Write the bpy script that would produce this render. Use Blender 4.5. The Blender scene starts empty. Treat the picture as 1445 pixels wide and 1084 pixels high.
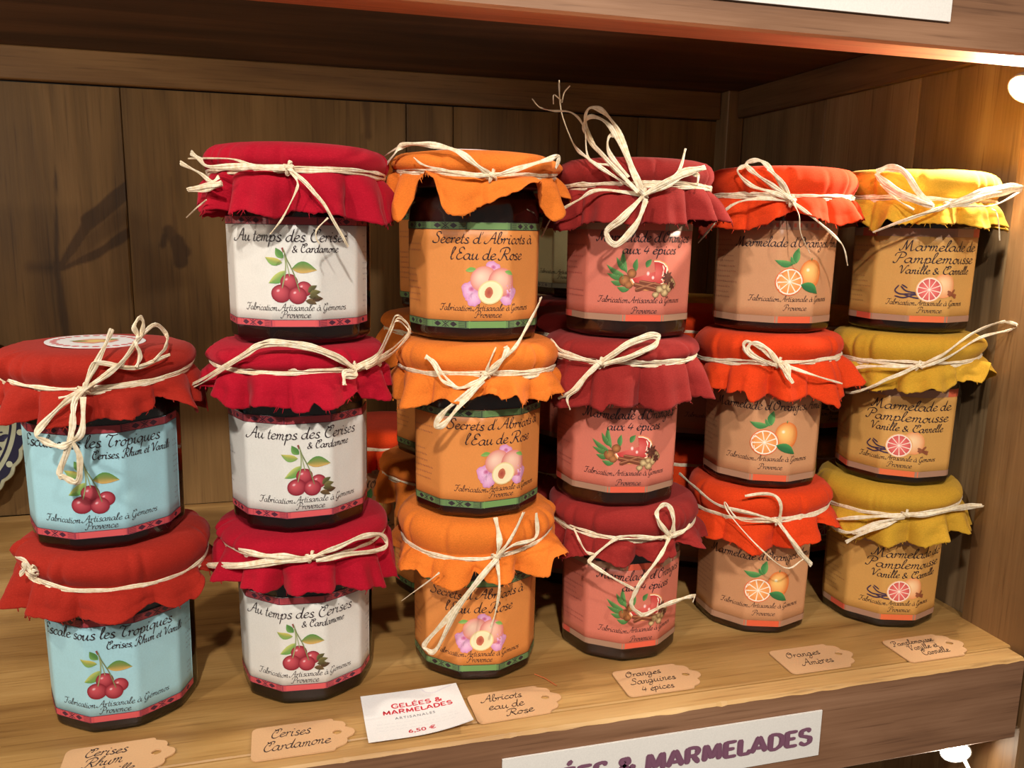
import bpy, math, random
from math import sin, cos, pi, radians, sqrt, atan2
from mathutils import Vector, Matrix, noise

S = bpy.context.scene
COL = S.collection

# ------------------------------------------------------------------ camera
# Orthogonal axes recovered from the shelf's vanishing points; metres, shelf front edge = x axis.
CX, CY, FP = 722.5, 542.0, 1179.148
RX = Vector((0.96354852, 0.03198688, -0.26561454))
RY = Vector((-0.26695452, 0.18024448, -0.94670334))
RZ = Vector((0.01759347, 0.98310161, 0.18221335))
RM = Matrix((RX, RY, RZ))
CAMPOS = Vector((-0.38750, -0.33387, 0.22797))
cam = bpy.data.cameras.new('camera')
cam.sensor_width = 36; cam.lens = 36 * FP / 1445; cam.clip_start = 0.01
camo = bpy.data.objects.new('camera', cam); COL.objects.link(camo)
camo.matrix_world = Matrix.Translation(CAMPOS) @ RM.to_4x4()
S.camera = camo
S.view_settings.view_transform = 'Standard'; S.view_settings.look = 'None'
S.view_settings.gamma = 1; S.view_settings.use_curve_mapping = False
S.view_settings.exposure = 0.0

# ------------------------------------------------------------------ world and lights
w = bpy.data.worlds.new('shop'); S.world = w; w.use_nodes = True
w.node_tree.nodes['Background'].inputs[0].default_value = (1.0, 0.88, 0.76, 1)
w.node_tree.nodes['Background'].inputs[1].default_value = 0.14

def spot(name, loc, tgt, power, size, color, ang=60, blend=.6):
    l = bpy.data.lights.new(name, 'SPOT'); l.energy = power; l.shadow_soft_size = size
    l.color = color; l.spot_size = radians(ang); l.spot_blend = blend
    o = bpy.data.objects.new(name, l); COL.objects.link(o); o.location = loc
    o.rotation_euler = (Vector(tgt) - Vector(loc)).to_track_quat('-Z', 'Y').to_euler()
    return o
WARM = (1, .85, .68)
spot('shop_spot', (-.52, -1.10, 1.05), (-.31, .05, .24), 64, .03, (1, .94, .86), 36, 1)
spot('shop_spot', (-.02, -1.25, 1.10), (-.12, .05, .22), 34, .03, (1, .92, .80), 36, 1)
spot('shop_spot', (-1.3, -.85, .95), (-.45, .05, .12), 34, .04, (1, .93, .84), 52)

# ------------------------------------------------------------------ helpers
def lin(c):
    return tuple(((x/255)/12.92 if x/255 <= .04045 else ((x/255+.055)/1.055)**2.4) for x in c)
def link(o, parent=None):
    COL.objects.link(o)
    if parent: o.parent = parent
    return o
def mesh(name, verts, faces, mat, parent=None, smooth=False, cols=None):
    me = bpy.data.meshes.new(name); me.from_pydata([tuple(v) for v in verts], [], faces)
    if mat: me.materials.append(mat)
    if smooth: me.polygons.foreach_set('use_smooth', [True]*len(me.polygons))
    if cols:
        a = me.color_attributes.new('Col', 'FLOAT_COLOR', 'POINT')
        a.data.foreach_set('color', [x for c in cols for x in (*c, 1.0)])
    me.update()
    return link(bpy.data.objects.new(name, me), parent)
def thing(name, label, cat, loc=(0,0,0), group=None):
    o = bpy.data.objects.new(name, None); o.location = loc; o.empty_display_size = .02; link(o)
    o['label'] = label; o['category'] = cat
    if group: o['group'] = group
    return o
def box(x0, x1, y0, y1, z0, z1, bev=.0008, nx=1, rnd=None, rag=0):
    """bevelled board; nx segments along its longest run so that its edges can be ragged"""
    b = bev
    prof = [(y0+b, z0), (y1-b, z0), (y1, z0+b), (y1, z1-b), (y1-b, z1), (y0+b, z1), (y0, z1-b), (y0, z0+b)]
    V, F = [], []
    xs = [x0] + [x0+b+(x1-x0-2*b)*i/nx for i in range(nx+1)] + [x1]
    for i, x in enumerate(xs):
        e = b if i in (0, len(xs)-1) else 0
        for (y, z) in prof:
            yy = min(max(y, y0+e), y1-e); zz = min(max(z, z0+e), z1-e)
            if rag:
                if yy < (y0+y1)/2 and zz > (z0+z1)/2:
                    n = noise.noise(Vector((x*55, y*9, 1)))*rag + max(0, noise.noise(Vector((x*160, 3, y*30)))-.35)*rag*2.2
                    if abs(y-y0) < 1e-6: zz -= abs(n)
                    else: yy += abs(n)
            V.append((x, yy, zz))
    n = 8
    for i in range(len(xs)-1):
        for k in range(n):
            F.append((i*n+k, i*n+(k+1) % n, (i+1)*n+(k+1) % n, (i+1)*n+k))
    F.append(tuple(range(n))[::-1]); F.append(tuple(range((len(xs)-1)*n, len(xs)*n)))
    return V, F
def board(name, ext, mat, parent, **k):
    V, F = box(*ext, **k)
    return mesh(name, V, F, mat, parent)

# ------------------------------------------------------------------ materials
class NT:
    def __init__(s, name):
        s.m = bpy.data.materials.new(name); s.m.use_nodes = True
        s.t = s.m.node_tree; s.b = s.t.nodes['Principled BSDF']
    def n(s, typ, **k):
        nd = s.t.nodes.new('ShaderNode'+typ)
        for a, v in k.items():
            if a.startswith('i_'):
                key = a[2:]; key = int(key) if key.isdigit() else key.replace('_', ' ')
                if hasattr(v, 'links') or isinstance(v, bpy.types.NodeSocket): s.t.links.new(v, nd.inputs[key])
                else: nd.inputs[key].default_value = v
            else: setattr(nd, a, v)
        return nd
    def l(s, a, b): s.t.links.new(a, b)
    def set(s, **k):
        for a, v in k.items():
            i = s.b.inputs[a.replace('_', ' ')]
            if isinstance(v, bpy.types.NodeSocket): s.l(v, i)
            else: i.default_value = v
    def ramp(s, fac, stops):
        r = s.n('ValToRGB'); s.l(fac, r.inputs[0]); e = r.color_ramp.elements
        while len(e) < len(stops): e.new(.5)
        for k, (p, c) in enumerate(stops): e[k].position = p; e[k].color = (*c, 1)
        return r.outputs[0]
    def bump(s, h, strength, dist):
        b = s.n('Bump', i_Height=h); b.inputs['Strength'].default_value = strength; b.inputs['Distance'].default_value = dist
        s.l(b.outputs[0], s.b.inputs['Normal'])

def wood(name, dark, mid, light, axis='X', rough=.5, scale=1.0, stain=None, knots=True):
    t = NT(name)
    tc = t.n('TexCoord'); oi = t.n('ObjectInfo')
    add = t.n('VectorMath', operation='ADD'); t.l(tc.outputs['Object'], add.inputs[0])
    off = t.n('VectorMath', operation='SCALE'); off.inputs[0].default_value = (3.1, 5.7, 2.3); t.l(oi.outputs['Random'], off.inputs['Scale'])
    t.l(off.outputs[0], add.inputs[1])
    mp = t.n('Mapping'); t.l(add.outputs[0], mp.inputs[0])
    s = {'X': (7, 60, 60), 'Y': (60, 7, 60), 'Z': (60, 60, 7)}[axis]
    mp.inputs['Scale'].default_value = tuple(a*scale for a in s)
    mp2 = t.n('Mapping'); t.l(add.outputs[0], mp2.inputs[0])
    s2 = {'X': (22, 700, 700), 'Y': (700, 22, 700), 'Z': (700, 700, 22)}[axis]
    mp2.inputs['Scale'].default_value = tuple(a*scale for a in s2)
    n1 = t.n('TexNoise', i_Vector=mp.outputs[0]); n1.inputs['Scale'].default_value = .55; n1.inputs['Detail'].default_value = 5; n1.inputs['Distortion'].default_value = .7
    n2 = t.n('TexNoise', i_Vector=mp2.outputs[0]); n2.inputs['Scale'].default_value = 1; n2.inputs['Detail'].default_value = 3
    n3 = t.n('TexNoise', i_Vector=add.outputs[0]); n3.inputs['Scale'].default_value = 11; n3.inputs['Detail'].default_value = 3
    wv = t.n('MapRange', i_Value=n1.outputs[0]); wv.inputs[1].default_value = .3; wv.inputs[2].default_value = .7
    m1 = t.n('Mix', data_type='FLOAT'); m1.inputs[0].default_value = .34
    t.l(wv.outputs[0], m1.inputs[2]); t.l(n2.outputs[0], m1.inputs[3])
    m2 = t.n('Mix', data_type='FLOAT'); m2.inputs[0].default_value = .28
    t.l(m1.outputs[0], m2.inputs[2]); t.l(n3.outputs[0], m2.inputs[3])
    c = t.ramp(m2.outputs[0], [(.22, lin(dark)), (.5, lin(mid)), (.78, lin(light))])
    # fine dark pores
    p = t.n('MapRange', i_Value=n2.outputs[0]); p.inputs[1].default_value = .30; p.inputs[2].default_value = .40
    mx = t.n('Mix', data_type='RGBA', blend_type='MULTIPLY'); mx.inputs[0].default_value = .35
    t.l(c, mx.inputs[6]); t.l(t.ramp(p.outputs[0], [(0, (.35, .28, .22)), (1, (1, 1, 1))]), mx.inputs[7])
    out = mx.outputs[2]
    if stain:
        a = t.n('Attribute', attribute_name='Col')
        ms = t.n('Mix', data_type='RGBA', blend_type='MULTIPLY'); ms.inputs[0].default_value = 1
        t.l(out, ms.inputs[6]); t.l(a.outputs['Color'], ms.inputs[7]); out = ms.outputs[2]
    t.set(Base_Color=out, Roughness=rough)
    t.bump(m2.outputs[0], .35, .0012)
    return t.m

W_SHELF = wood('shelf_pine', (134, 94, 48), (172, 130, 74), (202, 160, 100), 'X', .42)
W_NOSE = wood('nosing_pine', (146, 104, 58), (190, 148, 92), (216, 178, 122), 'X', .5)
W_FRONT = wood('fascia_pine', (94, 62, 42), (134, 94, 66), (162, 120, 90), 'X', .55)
W_BACK = wood('back_pine', (88, 62, 31), (122, 90, 47), (150, 113, 66), 'Z', .6, .8, stain=True)
W_RAIL = wood('rail_pine', (100, 68, 37), (132, 95, 54), (158, 118, 72), 'X', .6)
W_SIDE = wood('side_pine', (104, 80, 54), (142, 114, 80), (174, 148, 108), 'Z', .55, .8)
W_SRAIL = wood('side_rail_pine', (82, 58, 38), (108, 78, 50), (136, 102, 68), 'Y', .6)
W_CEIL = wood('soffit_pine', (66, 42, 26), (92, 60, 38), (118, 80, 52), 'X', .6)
W_POST = wood('post_pine', (98, 68, 40), (134, 98, 60), (164, 124, 80), 'Z', .5, .8)

def cloth_mat(name, rgb, sheen=.25, twill=False):
    t = NT(name); tc = t.n('TexCoord')
    n = t.n('TexNoise', i_Vector=tc.outputs['Object']); n.inputs['Scale'].default_value = 2600; n.inputs['Detail'].default_value = 1
    n2 = t.n('TexNoise', i_Vector=tc.outputs['Object']); n2.inputs['Scale'].default_value = 90; n2.inputs['Detail'].default_value = 3
    mp = t.n('Mapping'); t.l(tc.outputs['Object'], mp.inputs[0]); mp.inputs['Scale'].default_value = (900, 900, 3200); mp.inputs['Rotation'].default_value = (.2, .5 if twill else 0, .3)
    n3 = t.n('TexNoise', i_Vector=mp.outputs[0]); n3.inputs['Scale'].default_value = 1
    l = lin(rgb)
    m = t.n('Mix', data_type='FLOAT'); m.inputs[0].default_value = .5; t.l(n.outputs[0], m.inputs[2]); t.l(n3.outputs[0], m.inputs[3])
    c = t.ramp(m.outputs[0], [(.25, tuple(x*.78 for x in l)), (.55, l), (.8, tuple(min(1, x*1.22+.01) for x in l))])
    mm = t.n('Mix', data_type='RGBA', blend_type='MULTIPLY'); mm.inputs[0].default_value = .3
    t.l(c, mm.inputs[6]); t.l(t.ramp(n2.outputs[0], [(.3, (.72, .72, .72)), (.7, (1.1, 1.1, 1.1))]), mm.inputs[7])
    t.set(Base_Color=mm.outputs[2], Roughness=.88, Sheen_Weight=sheen, Sheen_Roughness=.5)
    t.b.inputs['Sheen Tint'].default_value = (*[min(1, x+.25) for x in l], 1)
    t.b.inputs['Specular IOR Level'].default_value = .15
    t.bump(m.outputs[0], .35, .00035)
    # thin cotton lets some light through
    tr = t.n('BsdfTranslucent'); t.l(mm.outputs[2], tr.inputs[0])
    mix = t.n('MixShader'); mix.inputs[0].default_value = .16
    o = t.t.nodes['Material Output']
    t.l(t.b.outputs[0], mix.inputs[1]); t.l(tr.outputs[0], mix.inputs[2]); t.l(mix.outputs[0], o.inputs[0])
    return t.m
CLOTH = {
 'rhum': cloth_mat('rust_cotton', (174, 42, 28)), 'cherry': cloth_mat('crimson_cotton', (180, 14, 40)),
 'apricot': cloth_mat('apricot_cotton', (242, 130, 46), twill=True), 'blood': cloth_mat('brick_cotton', (154, 42, 38)),
 'orange': cloth_mat('orange_cotton', (232, 68, 22)), 'grapefruit': cloth_mat('mustard_cotton', (210, 160, 48))}
def paper(name, rgb, rough=.42, bumpy=.25):
    t = NT(name); tc = t.n('TexCoord'); n = t.n('TexNoise', i_Vector=tc.outputs['Object']); n.inputs['Scale'].default_value = 60; n.inputs['Detail'].default_value = 2
    n2 = t.n('TexNoise', i_Vector=tc.outputs['Object']); n2.inputs['Scale'].default_value = 1500
    l = lin(rgb); t.set(Base_Color=t.ramp(n2.outputs[0], [(.3, tuple(x*.93 for x in l)), (.7, l)]), Roughness=rough)
    t.bump(n.outputs[0], bumpy, .002); return t.m
LABEL = {'rhum': paper('blue_label', (168, 214, 224)), 'cherry': paper('white_label', (226, 222, 214)),
 'apricot': paper('apricot_label', (226, 142, 72)), 'blood': paper('salmon_label', (214, 120, 100)),
 'orange': paper('peach_label', (212, 152, 108)), 'grapefruit': paper('ochre_label', (216, 160, 86)),
 'pale': paper('pale_label', (190, 184, 140))}
KRAFT = paper('kraft_card', (214, 168, 122), .8, .1)
WHITE = paper('white_card', (240, 238, 236), .5, .05)
SIGN = paper('sign_card', (242, 236, 228), .5, .05)
def ink():
    t = NT('printed_ink'); a = t.n('Attribute', attribute_name='Col'); t.set(Base_Color=a.outputs['Color'], Roughness=.45); return t.m
INK = ink()
def plain(name, rgb, rough=.5, metal=0, **k):
    t = NT(name); tc = t.n('TexCoord'); n = t.n('TexNoise', i_Vector=tc.outputs['Object']); n.inputs['Scale'].default_value = 180
    l = lin(rgb); t.set(Base_Color=t.ramp(n.outputs[0], [(.3, tuple(x*.85 for x in l)), (.7, l)]), Roughness=rough, Metallic=metal, **k); return t.m
t = NT('clear_glass'); t.set(Base_Color=(.93, .96, .94, 1), Roughness=.02, Transmission_Weight=1.0, IOR=1.5)
GLASS = t.m
def jam(name, rgb):
    t = NT(name); tc = t.n('TexCoord'); n = t.n('TexNoise', i_Vector=tc.outputs['Object']); n.inputs['Scale'].default_value = 120; n.inputs['Detail'].default_value = 4
    l = lin(rgb); t.set(Base_Color=t.ramp(n.outputs[0], [(.4, tuple(x*.5 for x in l)), (.7, l)]), Roughness=.3); return t.m
JAM = {'rhum': jam('dark_cherry_jam', (34, 10, 10)), 'cherry': jam('cherry_jam', (34, 9, 10)), 'apricot': jam('apricot_jam', (74, 26, 10)),
 'blood': jam('blood_orange_marmalade', (70, 28, 16)), 'orange': jam('orange_marmalade', (74, 30, 14)), 'grapefruit': jam('grapefruit_marmalade', (44, 22, 16)), 'pale': jam('green_jam', (60, 50, 24))}
LID = plain('lid_metal', (70, 24, 24), .35, .6)
def raffia():
    t = NT('raffia'); tc = t.n('TexCoord'); n = t.n('TexNoise', i_Vector=tc.outputs['Object']); n.inputs['Scale'].default_value = 500; n.inputs['Detail'].default_value = 3
    u = t.n('UVMap'); mp = t.n('Mapping'); t.l(u.outputs[0], mp.inputs[0]); mp.inputs['Scale'].default_value = (6, 60, 1)
    f = t.n('TexNoise', i_Vector=mp.outputs[0]); f.inputs['Scale'].default_value = 1.2
    c = t.ramp(n.outputs[0], [(.2, lin((206, 178, 134))), (.5, lin((232, 214, 182))), (.8, lin((244, 234, 214)))])
    t.set(Base_Color=c, Roughness=.5, Sheen_Weight=.2); t.bump(n.outputs[0], .3, .0003); return t.m
RAFFIA = raffia()

# ------------------------------------------------------------------ camera-space measuring (turns a measured point into a 3D point)
def ray(px, py): return (RM @ Vector((px-CX, -(py-CY), -FP))).normalized()
def on_plane(px, py, axis, val):
    r = ray(px, py); return CAMPOS + r*((val-CAMPOS[axis])/r[axis])
def on_cyl(px, py, ax, ay, rho):
    """first hit of the sight line with the upright cylinder of radius rho round (ax, ay); else the nearest point"""
    r = ray(px, py); dx, dy = r.x, r.y; ox, oy = CAMPOS.x-ax, CAMPOS.y-ay
    a = dx*dx+dy*dy; b = ox*dx+oy*dy; c = ox*ox+oy*oy-rho*rho; d = b*b-a*c
    tt = (-b-sqrt(d))/a if d > 0 else -b/a
    return CAMPOS + r*tt
CROP = dict(A=(0,430,3.3875),B=(0,700,2.822),C=(250,170,3.3875),D=(250,440,3.3875),E=(250,690,2.751),F=(530,170,3.4967),G=(530,430,3.4967),H=(530,680,2.683),I=(740,110,2.853),J=(760,450,4.015),K=(740,660,3.871),L=(980,200,3.872),N=(1180,210,4.015),O=(1150,450,4.336),P=(1130,660,3.613),M=(960,450,2.358))

# ------------------------------------------------------------------ the display shelf
HZ, DEP, LX = .312, .372, -.78
sh = thing('display_shelf', 'stained pine shelf unit that holds all the jam jars', 'shelf', (0, 0, 0))
board('shelf_board', (LX, .0130, .0135, DEP, -.014, 0), W_SHELF, sh, nx=8, bev=.0006)
o = board('front_board', (LX, .0045, 0, .013, -.049, 0), W_FRONT, sh, nx=260, bev=.0012, rag=.0016)
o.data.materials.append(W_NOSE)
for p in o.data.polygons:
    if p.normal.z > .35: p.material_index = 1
o = board('front_board', (LX, .0045, 0, .022, HZ, HZ+.062), W_FRONT, sh, nx=30, bev=.0012); o['label'] = 'upper front board with a reddish underside'
o.data.materials.append(wood('lip_pine', (160, 84, 48), (204, 118, 74), (222, 146, 98), 'X', .5))
for p in o.data.polygons:
    if p.normal.z < -.35: p.material_index = 1
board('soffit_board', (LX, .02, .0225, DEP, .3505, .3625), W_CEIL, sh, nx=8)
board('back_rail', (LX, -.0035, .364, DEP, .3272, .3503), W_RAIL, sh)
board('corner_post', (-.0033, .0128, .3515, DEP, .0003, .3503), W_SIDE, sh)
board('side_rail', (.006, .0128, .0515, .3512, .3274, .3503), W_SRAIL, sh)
# side panel planks (vertical boards, joint seen about half way)
for y0, y1 in ((.0507, .1375), (.138, .235), (.2355, DEP)):
    board('side_plank', (.0132, .022, y0, y1, -.0139, .3503), W_SIDE, sh, bev=.0007)
board('front_post', (.0072, .062, -.0005, .0502, -.40, .42), W_POST, sh, bev=.001)
board('left_side_panel', (LX-.02, LX-.0005, 0, DEP, -.05, .374), W_SIDE, sh)
# back planks, with the dark knots and stains of the wood
def seg(px, pz, a, b):
    ax, az = a; bx, bz = b; dx, dz = bx-ax, bz-az
    t_ = max(0, min(1, ((px-ax)*dx+(pz-az)*dz)/(dx*dx+dz*dz+1e-12)))
    return math.hypot(px-ax-t_*dx, pz-az-t_*dz), t_
def stain(x, z):
    m = 1.0; n = noise.noise(Vector((x*90, z*60, 0)))*.0012
    def dark(d, wd, soft, amt):
        nonlocal m
        k = max(0, min(1, (wd+n-d)/soft+.5)); m = min(m, 1-amt*k)
    if x < -.4966:
        d, q = seg(x, z, (-.544, .268), (-.5485, .196)); dark(d, .0003+.0014*q, .0012, .62)
        d, q = seg(x, z, (-.549, .196), (-.5455, .135)); dark(d, .0022+.001*q, .0015, .55)
        d, q = seg(x, z, (-.566, .1935), (-.549, .193)); dark(d, .003, .007, .45)
        # split leaf-shaped knot: two arms running up to the joint
        for a, b, w0 in (((-.5475, .192), (-.524, .228), .0042), ((-.524, .228), (-.494, .2545), .0058), ((-.545, .1925), (-.520, .204), .0035), ((-.520, .204), (-.494, .222), .0036)):
            d, q = seg(x, z, a, b); dark(d, w0*(.5+.5*q) if a[0] < -.54 else w0, .0014, .6)
        d, q = seg(x, z, (-.541, .199), (-.494, .238)); dark(d, .0055, .005, .3)
    else:
        d, q = seg(x, z, (-.4645, .262), (-.4635, .222)); dark(d, .0006+.001*q, .002, .35)
        d, q = seg(x, z, (-.468, .222), (-.458, .206)); dark(d, .0045, .002, .55)
        d, q = seg(x, z, (-.4625, .214), (-.4605, .1985)); dark(d, .0052, .0015, .62)
        d, q = seg(x, z, (-.471, .2185), (-.473, .211)); dark(d, .0025, .0015, .6)
    for (a, b, w0, am) in (((-.315, .325), (-.314, .300), .0028, .45), ((-.318, .3), (-.313, .27), .0018, .25), ((-.262, .325), (-.262, .25), .002, .2), ((-.09, .30), (-.089, .27), .001, .25)):
        d, q = seg(x, z, a, b); dark(d, w0, .003, am)
    d = math.hypot(x+.0395, z-.3215); dark(d, .0012, .001, .7)
    return m
seams = [LX, -.66, -.4966, -.283, -.2436, -.152, -.078, .0128]
for i in range(len(seams)-1):
    x0, x1 = seams[i]+.0003, seams[i+1]-.0003
    fine = i in (1, 2, 3)
    nx = int((x1-x0)/(.0014 if fine else .006)); nz = 230 if fine else 60
    yo = DEP + (.0012 if i % 2 else 0)
    V, F, Cc = [], [], []
    for a in range(nx+1):
        for b in range(nz+1):
            x = x0+(x1-x0)*a/nx; z = .0003+.326*b/nz
            y = yo + (.0008 if a in (0, nx) else 0)
            V.append((x, y, z)); s_ = stain(x, z); Cc.append((s_, s_**1.15, s_**1.3))
    for a in range(nx):
        for b in range(nz): k = a*(nz+1)+b; F.append((k, k+nz+1, k+nz+2, k+1))
    nb = len(V)
    for (x, z) in ((x0, .0003), (x1, .0003), (x1, .3263), (x0, .3263)): V.append((x, yo+.009, z)); Cc.append((1, 1, 1))
    F += [(nb, nb+3, nb+2, nb+1), (0, nz, nb+3, nb), (nx*(nz+1), nb+1, nb+2, nx*(nz+1)+nz)]
    mesh('back_plank', V, F, W_BACK, sh, cols=Cc)
board('back_cover', (LX, .022, DEP+.0105, DEP+.016, -.014, .3625), W_BACK, sh)
# shelf compartment below: its side plank and floor
board('lower_side_panel', (.0132, .022, .0507, DEP, -.40, -.0145), W_SIDE, sh)
board('lower_back_panel', (LX, .0128, DEP-.002, DEP+.006, -.40, -.0145), W_CEIL, sh)
board('lower_shelf_board', (LX, .007, 0, DEP-.003, -.414, -.4005), W_SHELF, sh)

# ------------------------------------------------------------------ spot lamps fixed in the corners of the openings
WPL = plain('white_plastic', (235, 230, 222), .4); CHR = plain('brushed_metal', (190, 185, 175), .3, 1)
t = NT('lit_bulb'); t.set(Base_Color=(1, .95, .85, 1)); t.b.inputs['Emission Color'].default_value = (1, .88, .70, 1); t.b.inputs['Emission Strength'].default_value = 60
BULB = t.m
def lathe(prof, n=28, ax=None):
    V, F = [], []
    for (r, z) in prof:
        for k in range(n): V.append((r*cos(2*pi*k/n), r*sin(2*pi*k/n), z))
    for i in range(len(prof)-1):
        for k in range(n): F.append((i*n+k, i*n+(k+1) % n, (i+1)*n+(k+1) % n, (i+1)*n+k))
    F.append(tuple(range(n))[::-1]); F.append(tuple(range((len(prof)-1)*n, len(prof)*n)))
    return V, F
def tube(pts, r, n=8, closed=False):
    V, F = [], []; P = [Vector(p) for p in pts]; up = Vector((.1, .2, 1))
    for i, p in enumerate(P):
        tg = (P[min(i+1, len(P)-1)]-P[max(i-1, 0)]).normalized(); s_ = tg.cross(up).normalized(); u_ = s_.cross(tg)
        for k in range(n): V.append(p+(s_*cos(2*pi*k/n)+u_*sin(2*pi*k/n))*r)
    for i in range(len(P)-1):
        for k in range(n): F.append((i*n+k, i*n+(k+1) % n, (i+1)*n+(k+1) % n, (i+1)*n+k))
    F.append(tuple(range(n))[::-1]); F.append(tuple(range((len(P)-1)*n, len(P)*n)))
    return V, F
def lamp(loc, label, aim, power, sx=1):
    L = thing('spot_lamp', label, 'lamp', loc, 'spot lamps in the shelf corners')
    d = Vector(aim).normalized(); q = d.to_track_quat('Z', 'Y').to_matrix()
    V, F = lathe([(.0025, -.016), (.0045, -.0155), (.0055, -.008), (.0085, -.001), (.0088, .0015), (.0078, .0015), (.0072, -.0005), (.001, -.001)])
    mesh('lamp_housing', [q @ Vector(v) for v in V], F, WPL, L, True)
    V, F = lathe([(.0070, .0), (.0068, .0012), (.0058, .0032), (.0035, .0046), (.0008, .005)])
    mesh('bulb', [q @ Vector(v) for v in V], F, BULB, L, True)
    V, F = tube([q @ Vector((0, 0, -.015)), (.006*sx, .002, -.002), (.0095*sx, .003, -.006), (.0145*sx, .003, -.004)], .0013)
    mesh('bracket', V, F, CHR, L, True)
    V, F = tube([q @ Vector((0, 0, -.0155)), (.002, -.012, -.008), (.003, -.014, -.022), (.004, -.012, -.032), (.007*sx, -.004, -.036), (.010*sx, .003, -.030), (.0145*sx, .006, -.022)], .0011)
    mesh('cable', V, F, WPL, L, True)
    s_ = spot('lamp_light', Vector(loc)+d*.008, Vector(loc)+d*.1, power, .006, (1, .88, .71), 165, .5)
    s_.parent = L; s_.location = d*.0085
    return L
lamp((-.0075, .036, .3055), 'small lit spot lamp in the top right corner of the jar shelf', (-.70, -.12, -.62), 2.6)
if LX < -.7: lamp2_ = lamp((LX+.03, .036, .3055), 'small spot lamp at the far left end of the shelf, out of view', (.75, .35, -.5), 1.6, -1)
lamp((-.0120, .024, -.0695), 'small lit spot lamp below the front board at the bottom right', (-.42, -.80, -.25), 1.6)

# ------------------------------------------------------------------ jars
RJ = .0331
def zr(z): return RJ + .0006*(z/.06-.5)
PROF = [(0, -.0015, .5), (.0005, -.0008, .3), (.0014, -.0002, .12), (.0032, 0, .08), (.012, 0, .05), (.035, 0, .05), (.058, 0, .05), (.0625, -.0002, .3), (.0665, -.0014, .7), (.0690, -.0035, 1), (.0705, -.0040, 1), (.083, -.0040, 1)]
def facet_r(phi, z, blend=.05, dr=0):
    Rc = zr(z); a = Rc*cos(pi/10)
    k = ((phi+pi/10) % (pi/5))-pi/10
    rp = min(a/cos(k), Rc*.992)
    return rp*(1-blend)+Rc*.972*blend+dr
def shell(prof, inset=0, n=120):
    V, F = [], []
    for (z, dr, bl) in prof:
        for k in range(n):
            p = 2*pi*k/n; r = facet_r(p, z, bl, dr)-inset
            V.append((r*sin(p), -r*cos(p), z))
    for i in range(len(prof)-1):
        for k in range(n): F.append((i*n+k, i*n+(k+1) % n, (i+1)*n+(k+1) % n, (i+1)*n+k))
    return V, F, n
# glass: outer wall, thick base, inner wall
V, F, n = shell(PROF)
m_ = len(V); F.append(tuple(range(n))[::-1])
inner = [(.0830, -.0055, 1), (.0695, -.0052, 1), (.0660, -.0032, .7), (.0620, -.0020, .3), (.035, -.0018, .1), (.007, -.0018, .15), (.0036, -.003, .5), (.0030, -.006, 1)]
V2, F2, n = shell(inner); V += V2; F += [tuple(i+m_ for i in f) for f in F2]
for k in range(n): a = (len(PROF)-1)*n; F.append((a+k, a+(k+1) % n, m_+(k+1) % n, m_+k))
F.append(tuple(range(len(V)-n, len(V))))
def mk(name, V, F, mats, smooth=True):
    me = bpy.data.meshes.new(name); me.from_pydata([tuple(v) for v in V], [], F)
    for m in mats: me.materials.append(m)
    if smooth: me.polygons.foreach_set('use_smooth', [True]*len(me.polygons))
    me.update(); return me
GLASS_ME = mk('glass_jar', V, F, [GLASS])
jp = [(.0008, -.0026, .5), (.0016, -.0013, .2), (.0036, -.0009, .08), (.012, -.0009, .05), (.035, -.0009, .05), (.058, -.0009, .05), (.0622, -.0013, .3), (.0662, -.0024, .7), (.0688, -.0044, 1), (.0700, -.0050, 1)]
V, F, n = shell(jp); F.append(tuple(range(n))[::-1]); F.append(tuple(range(len(V)-n, len(V))))
JAM_ME = {k: mk('jam', V, F, [m]) for k, m in JAM.items()}
V, F = lathe([(.0352, .0702), (.0362, .0706), (.0365, .0715), (.0365, .0808), (.0368, .0828), (.0358, .0843), (.030, .0848), (.010, .0844)], 60)
LID_ME = mk('lid', V, F, [LID])

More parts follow.
